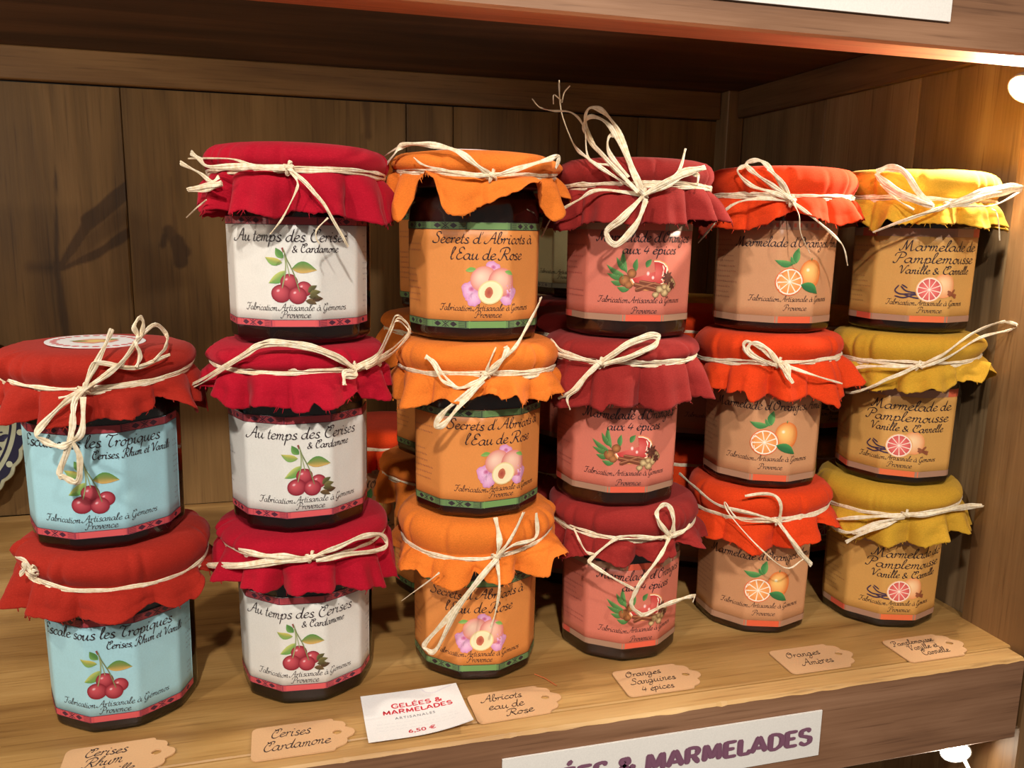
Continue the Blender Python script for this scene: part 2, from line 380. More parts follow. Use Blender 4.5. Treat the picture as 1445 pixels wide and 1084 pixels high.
# ---------------- printing: flat coloured shapes laid on a surface
class Print:
    def __init__(s): s.V = []; s.F = []; s.C = []
    def add(s, pts, faces, col, layer=1):
        b = len(s.V)
        for i, p in enumerate(pts):
            s.V.append((p[0], p[1], layer)); s.C.append(col[i] if isinstance(col, list) else col)
        s.F += [tuple(i+b for i in f) for f in faces]
    def rect(s, u0, u1, v0, v1, col, layer=1, du=.0018):
        n = max(1, int((u1-u0)/du)); pts = []
        for i in range(n+1): u = u0+(u1-u0)*i/n; pts += [(u, v0), (u, v1)]
        s.add(pts, [(2*i, 2*i+2, 2*i+3, 2*i+1) for i in range(n)], col, layer)
    def blob(s, cx, cy, rx, ry, cin, cout, rot=0, hx=0, hy=0, layer=2, n=22, wob=0, rings=3, seed=0):
        rings = max(rings, int(max(rx, ry)/.0009)) if max(rx, ry) > .002 else rings
        pts = [(cx+hx*rx, cy+hy*ry)]; cols = [lin(cin)]; F = []
        for j in range(1, rings+1):
            t_ = j/rings
            for k in range(n):
                a = 2*pi*k/n; rr = 1+wob*noise.noise(Vector((cos(a)*2+seed, sin(a)*2, seed*1.7)))
                x, y = rx*cos(a)*t_*rr, ry*sin(a)*t_*rr
                x += hx*rx*(1-t_); y += hy*ry*(1-t_)
                pts.append((cx+x*cos(rot)-y*sin(rot), cy+x*sin(rot)+y*cos(rot)))
                ci, co = lin(cin), lin(cout); cols.append(tuple(ci[q]*(1-t_**1.4)+co[q]*t_**1.4 for q in range(3)))
        for k in range(n): F.append((0, 1+k, 1+(k+1) % n))
        for j in range(rings-1):
            for k in range(n): F.append((1+j*n+k, 1+(j+1)*n+k, 1+(j+1)*n+(k+1) % n, 1+j*n+(k+1) % n))
        s.add(pts, F, cols, layer)
    def fan(s, c, out, cin, cout, layer):
        n = len(out); R_ = max(2, int(max(math.dist(c, o) for o in out)/.001)); pts = [c]; cols = [lin(cin)]; a_, b_ = lin(cin), lin(cout)
        for j in range(1, R_+1):
            t_ = j/R_
            for o in out: pts.append((c[0]+(o[0]-c[0])*t_, c[1]+(o[1]-c[1])*t_)); cols.append(tuple(x*(1-t_)+y*t_ for x, y in zip(a_, b_)))
        F = [(0, 1+k, 2+k) for k in range(n-1)]
        for j in range(R_-1): F += [(1+j*n+k, 1+(j+1)*n+k, 2+(j+1)*n+k, 2+j*n+k) for k in range(n-1)]
        s.add(pts, F, cols, layer)
    def leaf(s, x, y, L, wd, rot, c1, c2, layer=2):
        n = 8; pts = []; cols = []
        for i in range(n+1):
            t_ = i/n; h = wd*sin(pi*t_**.85)*.5; cyy = L*.08*sin(pi*t_)
            for q, c in ((h, c1), (0, tuple((a+b)/2*.9 for a, b in zip(c1, c2))), (-h, c2)):
                a, b = t_*L, cyy+q; pts.append((x+a*cos(rot)-b*sin(rot), y+a*sin(rot)+b*cos(rot))); cols.append(lin(c))
        F = []
        for i in range(n):
            for q in (0, 1): F.append((3*i+q, 3*i+q+1, 3*i+4+q, 3*i+3+q))
        s.add(pts, F, cols, layer)
    def line(s, pts, wd, col, layer=3, nib=None, sub=4):
        P = smooth_line(pts, sub); n = len(P)
        if n < 2: return
        out = []
        for i in range(n):
            a = P[max(0, i-1)]; b = P[min(n-1, i+1)]; dx, dy = b[0]-a[0], b[1]-a[1]; l_ = math.hypot(dx, dy) or 1
            w_ = wd
            if nib is not None:
                ang = atan2(dy, dx); w_ = wd*(.30+.85*abs(sin(ang-nib)))
            w_ *= (.6 if i in (0, n-1) else 1)
            nx, ny = -dy/l_*w_/2, dx/l_*w_/2
            out += [(P[i][0]+nx, P[i][1]+ny), (P[i][0]-nx, P[i][1]-ny)]
        s.add(out, [(2*i, 2*i+1, 2*i+3, 2*i+2) for i in range(n-1)], col, layer)
    def build(s, name, fn, mat, parent=None):
        return mesh(name, [fn(*v) for v in s.V], s.F, mat, parent, cols=s.C)
    def mesh(s, name, fn, mat):
        me = bpy.data.meshes.new(name); me.from_pydata([tuple(fn(*v)) for v in s.V], [], s.F); me.materials.append(mat)
        a = me.color_attributes.new('Col', 'FLOAT_COLOR', 'POINT'); a.data.foreach_set('color', [x for c in s.C for x in (*c, 1.0)])
        return me
def smooth_line(p, sub=4):
    if len(p) == 2:
        n = max(1, int(math.dist(p[0], p[1])/.0011))
        return [tuple(a+(b-a)*k/n for a, b in zip(*p)) for k in range(n+1)]
    P = [Vector(q) for q in p]; P = [P[0]*2-P[1]]+P+[P[-1]*2-P[-2]]; out = []
    for i in range(1, len(P)-2):
        for k in range(sub):
            t_ = k/sub
            out.append(tuple(.5*((2*P[i])+(-P[i-1]+P[i+1])*t_+(2*P[i-1]-5*P[i]+4*P[i+1]-P[i+2])*t_*t_+(-P[i-1]+3*P[i]-3*P[i+1]+P[i+2])*t_**3)))
    out.append(tuple(P[-2])); return out

# a hand-written script alphabet, one pen stroke per list
G = {
'a': (1.0, [[(.75,.85),(.45,1),(.1,.7),(.05,.25),(.3,0),(.6,.25),(.78,.95),(.72,.3),(.88,0),(1.1,.25)]]),
'b': (.85, [[(0,.3),(.35,1.2),(.5,2.0),(.3,2.1),(.18,1.5),(.15,.3),(.4,0),(.7,.3),(.65,.8),(.5,.95),(.75,.8),(.95,.85)]]),
'c': (.78, [[(.7,.8),(.45,1),(.1,.65),(.1,.2),(.4,0),(.85,.3)]]),
'd': (1.0, [[(.75,.85),(.45,1),(.1,.7),(.05,.25),(.3,0),(.6,.3),(.88,2.1)],[(.88,2.1),(.72,.3),(.88,0),(1.1,.25)]]),
'e': (.78, [[(.05,.4),(.5,.6),(.65,.85),(.4,1),(.12,.65),(.12,.2),(.4,0),(.85,.3)]]),
'f': (.7, [[(0,.2),(.4,1),(.65,1.9),(.5,2.1),(.35,1.5),(.25,0),(.15,-.9),(.3,-.8),(.4,0),(.75,.25)]]),
'g': (1.0, [[(.7,.85),(.45,1),(.1,.7),(.05,.3),(.3,.05),(.6,.35),(.78,.95)],[(.78,.95),(.6,-.6),(.3,-1),(.05,-.7),(.4,-.2),(1.1,.3)]]),
'h': (.9, [[(0,.3),(.35,1.2),(.55,1.95),(.4,2.1),(.25,1.5),(.1,0)],[(.12,.4),(.45,1),(.65,.85),(.55,.3),(.7,0),(.95,.25)]]),
'i': (.54, [[(.02,.7),(.2,1),(.15,.25),(.3,0),(.52,.2)],[(.26,1.42),(.34,1.58)],[(.22,1.56),(.40,1.46)]]),
'l': (.5, [[(0,.3),(.35,1.2),(.5,1.95),(.35,2.1),(.2,1.5),(.12,.3),(.28,0),(.55,.25)]]),
'm': (1.2, [[(0,.7),(.15,1),(.18,.6),(.1,0)],[(.12,.4),(.4,1),(.55,.8),(.45,0)],[(.47,.4),(.75,1),(.92,.8),(.85,.25),(1.0,0),(1.25,.25)]]),
'n': (.87, [[(0,.7),(.15,1),(.18,.6),(.1,0)],[(.12,.4),(.42,1),(.6,.8),(.52,.25),(.66,0),(.92,.25)]]),
'o': (.8, [[(.5,1),(.15,.8),(.05,.3),(.3,0),(.6,.3),(.65,.8),(.45,1),(.62,.82),(.9,.85)]]),
'p': (.88, [[(0,.6),(.2,1.05),(.15,.2),(.05,-1)],[(.12,.3),(.4,1),(.7,.8),(.65,.25),(.4,0),(.25,.12)],[(.5,.02),(.95,.3)]]),
'q': (.95, [[(.7,.85),(.45,1),(.1,.7),(.05,.3),(.3,.05),(.6,.35),(.78,.95),(.62,-1)],[(.65,-.2),(1,.3)]]),
'r': (.66, [[(0,.7),(.15,1.02),(.2,.7),(.12,0)],[(.14,.45),(.36,.92),(.52,.98),(.60,.80)]]),
's': (.68, [[(.58,.86),(.42,1.04),(.2,.92),(.22,.66),(.46,.45),(.50,.18),(.3,0),(.04,.12)],[(.3,0),(.5,.03),(.72,.25)]]),
't': (.52, [[(.32,1.7),(.14,.3),(.28,0),(.58,.25)],[(0,1.05),(.52,1.12)]]),
'u': (.95, [[(0,.6),(.15,1),(.1,.3),(.28,0),(.55,.4),(.7,1)],[(.7,1),(.62,.3),(.78,0),(1,.25)]]),
'v': (.75, [[(0,.7),(.15,1),(.25,.05),(.35,0),(.65,.7),(.6,1),(.85,.88)]]),
'x': (.85, [[(0,.8),(.2,1),(.5,.1),(.7,0),(.9,.25)],[(.75,1),(.5,.8),(.2,.1),(0,0)]]),
"'": (.3, [[(.15,2.1),(.05,1.6)]]), ',': (.35, [[(.12,.12),(0,-.35)]]), ' ': (.5, []),
'&': (1.25, [[(1,.8),(.6,0),(.2,0),(.1,.4),(.5,.9),(.65,1.3),(.42,1.5),(.25,1.2),(.5,.6),(1.1,0)]]),
'4': (.95, [[(.45,1.7),(.05,.6),(.85,.65)],[(.7,1.3),(.5,0)]]),
'A': (1.4, [[(-.2,.5),(-.3,.15),(0,0),(.4,.5),(.8,1.5),(1.1,2.1),(1.12,1),(1.1,.1),(1.4,.2)],[(.45,.85),(.8,.95),(1.25,.9)]]),
'C': (1.15, [[(1.0,1.4),(1.15,1.9),(.85,2.1),(.35,1.7),(.1,.8),(.3,.1),(.7,0),(1.15,.4)],[(.25,2.05),(.45,1.75),(.75,1.8),(.7,1.2),(.55,1.3)]]),
'F': (1.15, [[(0,1.6),(.15,2.0),(.7,1.9),(1.35,2.1)],[(.85,1.9),(.65,.8),(.35,0),(0,.05),(-.05,.3)],[(.4,1.0),(1.0,1.08)]]),
'G': (1.25, [[(1.05,1.5),(.95,2.0),(.7,2.1),(.3,1.6),(.1,.7),(.4,0),(.8,.3),(1.0,1)],[(1.0,1),(.85,-.4),(.5,-.8),(.2,-.55),(1.25,.3)],[(.2,2.05),(.45,1.75),(.7,1.7)]]),
'P': (1.15, [[(.6,1.9),(.4,.8),(.2,0),(-.1,0),(-.15,.25)],[(-.1,1.3),(.05,1.9),(.75,2.15),(1.15,1.7),(.95,1.1),(.5,1.0)]]),
'S': (1.05, [[(1.05,1.6),(.9,2.05),(.5,2.0),(.4,1.5),(.8,.95),(.75,.25),(.35,0),(-.05,.15),(0,.45)]]),
'E': (1.05, [[(1.05,1.7),(.8,2.1),(.4,1.85),(.4,1.3),(.75,1.1),(.3,1.0),(.1,.4),(.4,0),(1.0,.35)]]),
'R': (1.3, [[(.6,1.9),(.4,.8),(.2,0),(-.1,0),(-.15,.25)],[(-.1,1.3),(.05,1.9),(.75,2.15),(1.15,1.7),(.95,1.1),(.5,1.0),(.8,.5),(1.0,0),(1.35,.25)]]),
'O': (1.25, [[(.75,2.1),(.25,1.6),(.1,.6),(.4,0),(.9,.4),(1.05,1.4),(.75,2.1),(.5,1.7),(.75,1.4),(1.2,1.7)]]),
'M': (1.7, [[(-.25,.4),(-.1,0),(.2,.5),(.45,2.0),(.5,1.4),(.6,.1)],[(.6,.1),(.9,1.4),(1.1,2.1),(1.12,1.2),(1.2,.1),(1.35,0),(1.65,.3)]]),
'V': (1.2, [[(-.05,1.5),(.15,2.05),(.4,1.7),(.45,.6),(.5,0),(.9,1.1),(1.25,2.1),(1.45,1.9)]]),
'T': (1.05, [[(-.05,1.6),(.15,2.05),(.65,1.85),(1.25,2.05)],[(.75,1.9),(.45,1),(.4,.25),(.65,0),(.95,.3)]])}
for k, b, ac in (('é', 'e', [[(.42,1.3),(.68,1.65)]]), ('è', 'e', [[(.25,1.65),(.48,1.3)]]), ('à', 'a', [[(.35,1.65),(.6,1.3)]])): G[k] = (G[b][0], G[b][1]+ac)
def write(P, s, u0, u1, v, xh, wd, col, layer=3, slant=.20, nib=.6, jit=0, rise=0, seed=1, sub=4):
    rnd = random.Random(seed); tot = sum(G[c][0] for c in s)+.3; sx = (u1-u0)/tot; x = .15
    for c in s:
        adv, st = G[c]; jy = rnd.uniform(-jit, jit); js = 1+rnd.uniform(-jit, jit)
        for q in st:
            P.line([(u0+(x+a+slant*b*xh/sx*js*.9)*sx, v+rise*(x*sx)+(b*js+jy)*xh) for a, b in q], wd, lin(col), layer, nib, sub)
        x += adv
INKC = (48, 36, 42)
def cherries(P, cu, v0, sc, card):
    K = .001*sc
    def pt(x, y): return (cu+x*K, v0+y*K)
    P.leaf(*pt(-2.5, 20), 5.5*K, 3.2*K, 2.2, (120, 168, 90), (76, 130, 60)); P.leaf(*pt(-3, 18), 8*K, 3.4*K, 2.85, (120, 168, 90), (206, 190, 96)); P.leaf(*pt(-1.5, 14.5), 9.5*K, 4.2*K, 3.75, (92, 158, 78), (196, 200, 110))
    P.leaf(*pt(1.0, 15.5), 11*K, 5.2*K, -.06, (84, 140, 70), (214, 170, 96))
    P.line([pt(-2.4, 24), pt(-1.2, 20), pt(2, 13), pt(4.3, 5.2)], .5*K, lin((120, 130, 84)), 5); P.line([pt(-2, 23), pt(-1.6, 17), pt(-2.2, 12), pt(-3.4, 7)], .5*K, lin((150, 160, 110)), 5); P.line([pt(-1.5, 20), pt(-.5, 15), pt(0, 12)], .4*K, lin((150, 160, 110)), 4)
    P.line([pt(-2.9, 24.5), pt(-2.2, 22.6)], 1.4*K, lin((140, 62, 60)), 5)
    for j, (x, y, r, l) in enumerate(((-.3, 9.6, 3.9, 2), (6.2, 6.6, 3.6, 2), (-3.9, 4.5, 4.3, 3), (3.3, 3.7, 4.1, 4))):
        P.blob(*pt(x, y), r*K, r*.93*K, (206, 86, 96), (128, 20, 40), 0, -.3, .32, l); P.blob(*pt(x-r*.3, y+r*.3), r*.22*K, r*.16*K, (240, 196, 200), (200, 84, 96), .5, layer=l+.5, rings=2, n=10)
    if card:
        for (x, y, rt, c) in ((8, 5.0, .7, (110, 104, 60)), (8.6, 4.2, .25, (132, 124, 72)), (8.2, 3.2, -.1, (110, 100, 58)), (6.8, 1.4, -.3, (124, 96, 60)), (9.6, 1.6, .15, (104, 70, 44))):
            P.leaf(*pt(x, y), 5*K, 2.4*K, rt, c, tuple(int(q*.7) for q in c), 5)
def citrus(P, x, y, rx, ry, flesh, rim, pith, layer, seg_=9, rot=.4):
    P.blob(x, y, rx, ry, rim, rim, layer=layer); P.blob(x, y, rx*.93, ry*.93, pith, pith, layer=layer+.4)
    for k in range(seg_):
        a0 = rot+2*pi*(k+.08)/seg_; a1 = rot+2*pi*(k+.92)/seg_; am = (a0+a1)/2
        lt = tuple(min(255, q+38) for q in flesh)
        P.fan((x+rx*.08*cos(am), y+ry*.08*sin(am)), [(x+rx*.83*cos(a0+(a1-a0)*j/4), y+ry*.83*sin(a0+(a1-a0)*j/4)) for j in range(5)], lt, flesh, layer+.8)
    P.blob(x, y, rx*.1, ry*.1, (255, 245, 235), pith, layer=layer+1.1, rings=1, n=8)
def band(P, u0, u1, v0, v1, base, fig, cell, centre, orn=True, wf=.0107):
    P.rect(u0, u1, v0, v1, lin(base), 1)
    if centre: P.rect(-wf, wf, v0, v1, lin(centre), 1.6)
    h = v1-v0
    if not orn: return
    for sgn in (-1, 1):
        for q, (a, b) in enumerate(((wf, wf*3), (wf*3, wf*5))):
            nn = 5; stp = (b-a)/nn
            for j in range(nn):
                c = sgn*(a+stp*(j+.5)); vm = (v0+v1)/2; e = stp*.46; g = h*.36
                if c < u0+.003 or c > u1-.003: continue
                f = lin(fig)
                if j in (1, 3): P.add([(c-e, vm), (c, vm-g), (c+e, vm), (c, vm+g)], [(0, 1, 2, 3)], f, 2.2); P.line([(c-e, vm+g), (c-e*.3, vm+g*.55)], h*.1, f, 2.2)
                elif j == 2:
                    P.line([(c-e, vm-g), (c+e, vm+g)], h*.13, f, 2.2); P.line([(c-e, vm+g), (c+e, vm-g)], h*.13, f, 2.2)
                    P.add([(c-e*.4, vm+g), (c, vm+g*.45), (c+e*.4, vm+g)], [(0, 1, 2)], f, 2.2); P.add([(c-e*.4, vm-g), (c, vm-g*.45), (c+e*.4, vm-g)], [(0, 1, 2)], f, 2.2)
                else:
                    for yy in (-.9, -.3, .3, .9): P.rect(c-e*.8, c+e*.8, vm+yy*g-h*.035, vm+yy*g+h*.035, f, 2.2)
            P.rect(sgn*a-.0004, sgn*a+.0004, v0, v1, lin(cell), 2.3)
    P.rect(u0, u1, v0, v0+h*.07, lin(fig), 2.4); P.rect(u0, u1, v1-h*.07, v1, lin(fig), 2.4)
def side_text(P, u0, u1, v0, v1, col, n=11, seed=3):
    rnd = random.Random(seed)
    for j in range(n):
        v = v1-(v1-v0)*(j+.5)/n
        if rnd.random() < .18: continue
        u = u0
        e = u1-rnd.uniform(0, (u1-u0)*.45)
        while u < e:
            l_ = rnd.uniform(.0007, .0022); pts = []
            k = max(3, int(l_/.00035))
            for q in range(k+1): pts.append((u+l_*q/k, v+(.0005 if q % 2 else -.0004)*(1 if (q*7) % 3 else .4)))
            P.line(pts, .00022, lin(col), 3, sub=1); u += l_+.0006
DZ = {'apricot': .0020, 'orange': .0018, 'grapefruit': .0019, 'pale': .001}
LAY = {}   # variety -> (u0, u1, v0, v1)
def fab(P, v1_, v2_, ul=-.0255, ur=.0255, xh=.0015):
    write(P, 'Fabrication Artisanale à Gémenos', ul, ur, v1_, xh, .00031, INKC, sub=3); write(P, 'Provence', -.0065, .0072, v2_, xh, .00031, INKC, sub=3)
def label_print(kind):
    P = Print(); CB = (184, 70, 78); CF = (78, 36, 56)
    if kind in ('cherry', 'rhum'):
        u0, u1, v0, v1 = -.088, .045, (.0074 if kind == 'cherry' else .0058), .0557
        band(P, u0, u1, v1-.0036, v1, CB, CF, (120, 50, 66), CB); band(P, u0, u1, v0, v0+.0033, (204, 80, 86), CF, (150, 60, 74), (216, 90, 92))
        if kind == 'cherry':
            write(P, 'Au temps des Cerises', -.0300, .0262, .0450, .0026, .00054, INKC); write(P, '& Cardamone', -.001, .0212, .0404, .0018, .00046, INKC)
            cherries(P, -.002, .0178, 1.0, True); fab(P, .0148, .0116, -.0250, .0250)
        else:
            write(P, 'Escale sous les Tropiques', -.0345, .0290, .0462, .0026, .00054, INKC); write(P, 'Cerises, Rhum et Vanille', -.002, .0350, .0410, .0018, .00046, INKC)
            cherries(P, -.003, .0168, .98, False); fab(P, .0133, .0100)
        side_text(P, -.060, -.045, .016, .047, (90, 80, 90), seed=5); side_text(P, .0385, .0440, .014, .049, (120, 110, 120), 14, 8)
    elif kind == 'apricot':
        u0, u1, v0, v1 = -.088, .046, .0036, .0530
        band(P, u0, u1, v1-.0036, v1, (104, 132, 84), (52, 44, 48), (70, 84, 60), (112, 146, 88)); band(P, u0, u1, v0, v0+.0036, (104, 136, 84), (52, 44, 48), (70, 84, 60), (116, 156, 90))
        write(P, "Secrets d' Abricots à", -.0285, .0265, .0432, .0025, .00054, INKC); write(P, "l'Eau de Rose", -.0195, .0190, .0358, .0027, .00054, INKC)
        K = .001; c = lambda x, y: (x*K+.001, .0158*1+y*K)
        for (x, y, r, s_) in ((1, 15.6, 3.8, 1), (-9.5, 6, 4.2, 2), (-8, 2.5, 4, 3), (8.5, 3, 4, 4), (9.5, 5.5, 3.6, 5), (-6, 10, 3.5, 6)): P.blob(*c(x, y), r*K, r*K, (246, 196, 226), (212, 140, 190), layer=2, wob=.35, seed=s_)
        for (x, y, r) in ((-9, 6.5, 1.7), (1.5, 16.6, 1.5), (8.8, 3.5, 1.7)): P.blob(*c(x, y), r*K, r*.8*K, (196, 84, 134), (232, 168, 206), layer=3, n=12, wob=.3)
        P.leaf(*c(-12, 14.8), 6*K, 2.2*K, .05, (120, 176, 80), (160, 196, 110), 3); P.leaf(*c(7, 14.6), 4.5*K, 2*K, -.4, (120, 176, 80), (160, 196, 110), 5)
        P.blob(*c(-3.2, 11), 6.6*K, 6.0*K, (252, 214, 190), (226, 134, 124), .3, -.2, .3, 3.5); P.blob(*c(5.3, 9.5), 6.4*K, 6.8*K, (250, 206, 180), (220, 122, 116), -.2, -.2, .3, 3.7)
        P.blob(*c(.2, 4.8), 6.3*K, 5.6*K, (252, 234, 180), (240, 212, 150), .25, layer=4.5); P.blob(*c(.2, 4.8), 5.7*K, 5.0*K, (250, 226, 176), (252, 238, 196), .25, layer=4.8)
        P.blob(*c(-.6, 4.8), 2.1*K, 2.7*K, (176, 74, 60), (206, 120, 88), -.2, layer=5.2, n=12, wob=.2)
        fab(P, .0120, .0088, -.0245, .0240); side_text(P, -.056, -.036, .014, .044, (150, 84, 80), 10, 7); side_text(P, .0395, .0445, .012, .046, (130, 90, 70), 13, 9)
    elif kind == 'blood':
        u0, u1, v0, v1 = -.088, .0355, .0080, .0560
        for a, b in ((v1-.0034, v1), (v0, v0+.0032)): band(P, u0, u1, a, b, (166, 128, 104), (140, 106, 88), (150, 112, 92), (228, 96, 70), orn=False); P.rect(-.075, -.045, a, b, lin((206, 84, 68)), 1.7)
        write(P, "Marmelade d'Oranges", -.0260, .0285, .0470, .0026, .00054, INKC); write(P, "aux 4 épices", -.0125, .0180, .0412, .0023, .00060, INKC)
        K = .00098; c = lambda x, y: (x*K, .0228+y*K); gr = (64, 120, 60); g2 = (110, 160, 92)
        for (x, y, L, r) in ((-10, 7.5, 12, 2.65), (-10, 6.8, 10.5, 2.95), (-9.5, 9, 12, 1.75), (-11, 4.2, 7, 3.05), (-8, 1.0, 6.5, 3.0), (-5, 10, 6.5, 1.5), (.5, 12, 5, 1.0), (-9.5, 10, 9, 2.25)): P.leaf(*c(x, y), L*K, 2.8*K, r, gr, g2, 2)
        for (x, y, r) in ((-10.5, 5.5, 3), (-7, 9, 2.4), (-8.5, 3.5, 2.3)): P.blob(*c(x, y), r*K, r*.95*K, (190, 122, 70), (116, 66, 36), layer=3, n=14)
        # blood orange wedge
        for k in range(2):
            x0, y0, R0 = (1.0, 8.8, 10.2) if k == 0 else (5.5, 9.2, 8.2)
            an = [3.5+ (6.6-3.5)*j/9 for j in range(10)] if k == 0 else [4.6+(8.0-4.6)*j/9 for j in range(10)]
            for rr, cc, ly in ((1, (236, 160, 96), 3.4), (.93, (252, 232, 208), 3.7), (.85, (196, 52, 52), 4.0)):
                P.fan(c(x0, y0), [c(x0+R0*rr*cos(a)*.95, y0+R0*rr*sin(a)*.82) for a in an], (226, 110, 100) if ly == 4.0 else cc, cc, ly+k*.9)
        P.blob(*c(1.5, 9), .9*K, 1.2*K, (255, 240, 236), (236, 150, 140), layer=6, n=9, rings=1); P.blob(*c(4.2, 7), .8*K, 1.0*K, (255, 240, 236), (236, 150, 140), layer=6, n=9, rings=1)
        for (a, b, wd) in (((-6, 3.6), (8, .8), 2.4), ((-5, .6), (6, 4.2), 2.2), ((-3, 5), (9, 3), 1.9)):
            P.line([c(*a), c(*b)], wd*K, lin((122, 64, 42)), 6); P.line([c(a[0], a[1]+.4), c(b[0], b[1]+.4)], wd*.25*K, lin((176, 112, 78)), 6.4)
        for (x, y, r, s_) in ((8, 1.2, 2.3, 1), (11, -.4, 2.4, 2), (13.5, 1.8, 2.6, 3), (6, -1.5, 1.8, 4), (16, 4, 2.9, 5), (10.5, 2.4, 1.8, 6)): P.blob(*c(x, y), r*K, r*.85*K, (226, 196, 142), (130, 92, 58), layer=6.6, wob=.3, seed=s_, n=14)
        for k in range(8): a = k*pi/4; P.leaf(*c(12.5, 7), 4*K, 1.8*K, a, (120, 66, 48), (84, 42, 34), 7)
        for k in range(6): a = k*pi/3+.4; P.leaf(*c(16, 3), 2.6*K, 1.4*K, a, (110, 60, 46), (74, 38, 30), 7.6)
        fab(P, .0172, .0120, -.0245, .0225); side_text(P, -.054, -.032, .018, .052, (150, 70, 66), 12, 11)
    elif kind == 'orange':
        u0, u1, v0, v1 = -.088, .0395, .0030, .0570
        for a, b in ((v1-.0045, v1), (v0, v0+.0036)): band(P, u0, u1, a, b, (176, 132, 104), (160, 118, 94), (166, 124, 98), None if a > .02 else (226, 96, 60), orn=False); P.rect(-.062, -.050, a, b, lin((206, 84, 56)), 1.7)
        for k in range(22): P.rect(-.036+k*.0032, -.0345+k*.0032, v1-.0032, v1-.0012, lin((196, 92, 66)) if k % 3 else lin((140, 108, 92)), 1.9)
        write(P, "Marmelade d'Oranges Amères", -.0350, .0390, .0436, .0025, .00052, INKC)
        K = .001; c = lambda x, y: (x*K, .0185+y*K)
        P.leaf(*c(-2.5, 16), 10.5*K, 3.6*K, 2.95, (58, 130, 70), (110, 170, 96), 2); P.leaf(*c(-1, 16.3), 8.5*K, 4.2*K, 1.45, (58, 130, 70), (110, 170, 96), 2.4); P.leaf(*c(-1.5, 16), 5*K, 2.2*K, 2.2, (70, 140, 76), (110, 170, 96), 2.3)
        P.blob(*c(8, 11), 6.6*K, 7.6*K, (252, 206, 120), (226, 112, 48), 0, -.3, .25, 3); P.blob(*c(6, 13), 1.2*K, 1.2*K, (255, 250, 220), (250, 200, 120), layer=3.5, n=10, rings=2); P.line([c(7.6, 18), c(7.8, 19.4)], .8*K, lin((90, 130, 70)), 4)
        citrus(P, -4*K, .0185+6.6*K, 8.0*K, 7.4*K, (236, 146, 76), (232, 112, 60), (252, 236, 214), 4)
        P.leaf(*c(2.5, 5.2), 12*K, 5*K, -.42, (74, 150, 84), (40, 104, 60), 5.8)
        fab(P, .0146, .0098, -.0260, .0235); side_text(P, -.056, -.032, .014, .048, (150, 80, 70), 12, 13)
    elif kind == 'grapefruit':
        u0, u1, v0, v1 = -.088, .0345, .0036, .0545
        for a, b in ((v1-.0045, v1), (v0, v0+.0034)):
            band(P, u0, u1, a, b, (170, 128, 104), (150, 114, 96), (160, 120, 98), None if a > .02 else (232, 112, 66), orn=False)
            P.rect(-.044, -.030, a, b, lin((216, 90, 66)), 1.7)
        P.rect(.0255, .0345, v1-.0045, v1, lin((216, 100, 66)), 1.7)
        write(P, "Marmelade de", -.0185, .0290, .0424, .0027, .00062, INKC); write(P, "Pamplemousse", -.0215, .0280, .0358, .0027, .00062, INKC); write(P, "Vanille & Cannelle", -.0185, .0250, .0300, .0021, .00056, INKC)
        K = .001; c = lambda x, y: (x*K, .0155+y*K)
        P.blob(*c(6.5, 8), 6.2*K, 6.6*K, (254, 214, 164), (236, 150, 92), 0, -.1, .3, 2)
        for (a, b) in (((9, 5.4), (15.5, 1.6)), ((9, 3.8), (15.8, 3.0)), ((10, 2.6), (14, 6.2))): P.line([c(*a), c(*b)], 1.5*K, lin((150, 84, 54)), 3)
        for q in ([(-17, 8), (-19, 5), (-16, 3.2), (-10, 3.4), (-4, 2.4)], [(-16, 7.5), (-13, 5), (-8, 4), (-4, 2)], [(-19, 2), (-14, 1.2), (-9, 3), (-4, 3.4)], [(-14, 3), (-9, 1.5), (-4, 1)], [(-15.6, 8.4), (-12.5, 6.6)]): P.line([c(*p) for p in q], .8*K, lin((70, 50, 74)), 3)
        citrus(P, -1.0*K, .0155+6.0*K, 7.4*K, 7.0*K, (214, 92, 86), (240, 178, 116), (252, 226, 206), 4, 10)
        fab(P, .0128, .0088, -.0235, .0215); side_text(P, -.056, -.032, .012, .046, (150, 90, 70), 12, 15)
    else:
        u0, u1, v0, v1 = -.088, .045, .0045, .055
        band(P, u0, u1, v1-.0036, v1, (120, 120, 96), (90, 84, 80), (90, 90, 70), None); band(P, u0, u1, v0, v0+.0036, (130, 128, 110), (90, 84, 80), (90, 90, 70), None)
        fab(P, .0150, .0115)
    dz = DZ.get(kind, 0); LAY[kind] = (u0, u1, v0+dz, v1+dz)
    def fn(u, v, layer):
        v += dz; p = u/RJ; r = facet_r(p, v, .05)+.00030+layer*.000026
        return (r*sin(p), -r*cos(p), v)
    return P.mesh('label_print', fn, INK)
PRINT_ME, LABEL_ME = {}, {}
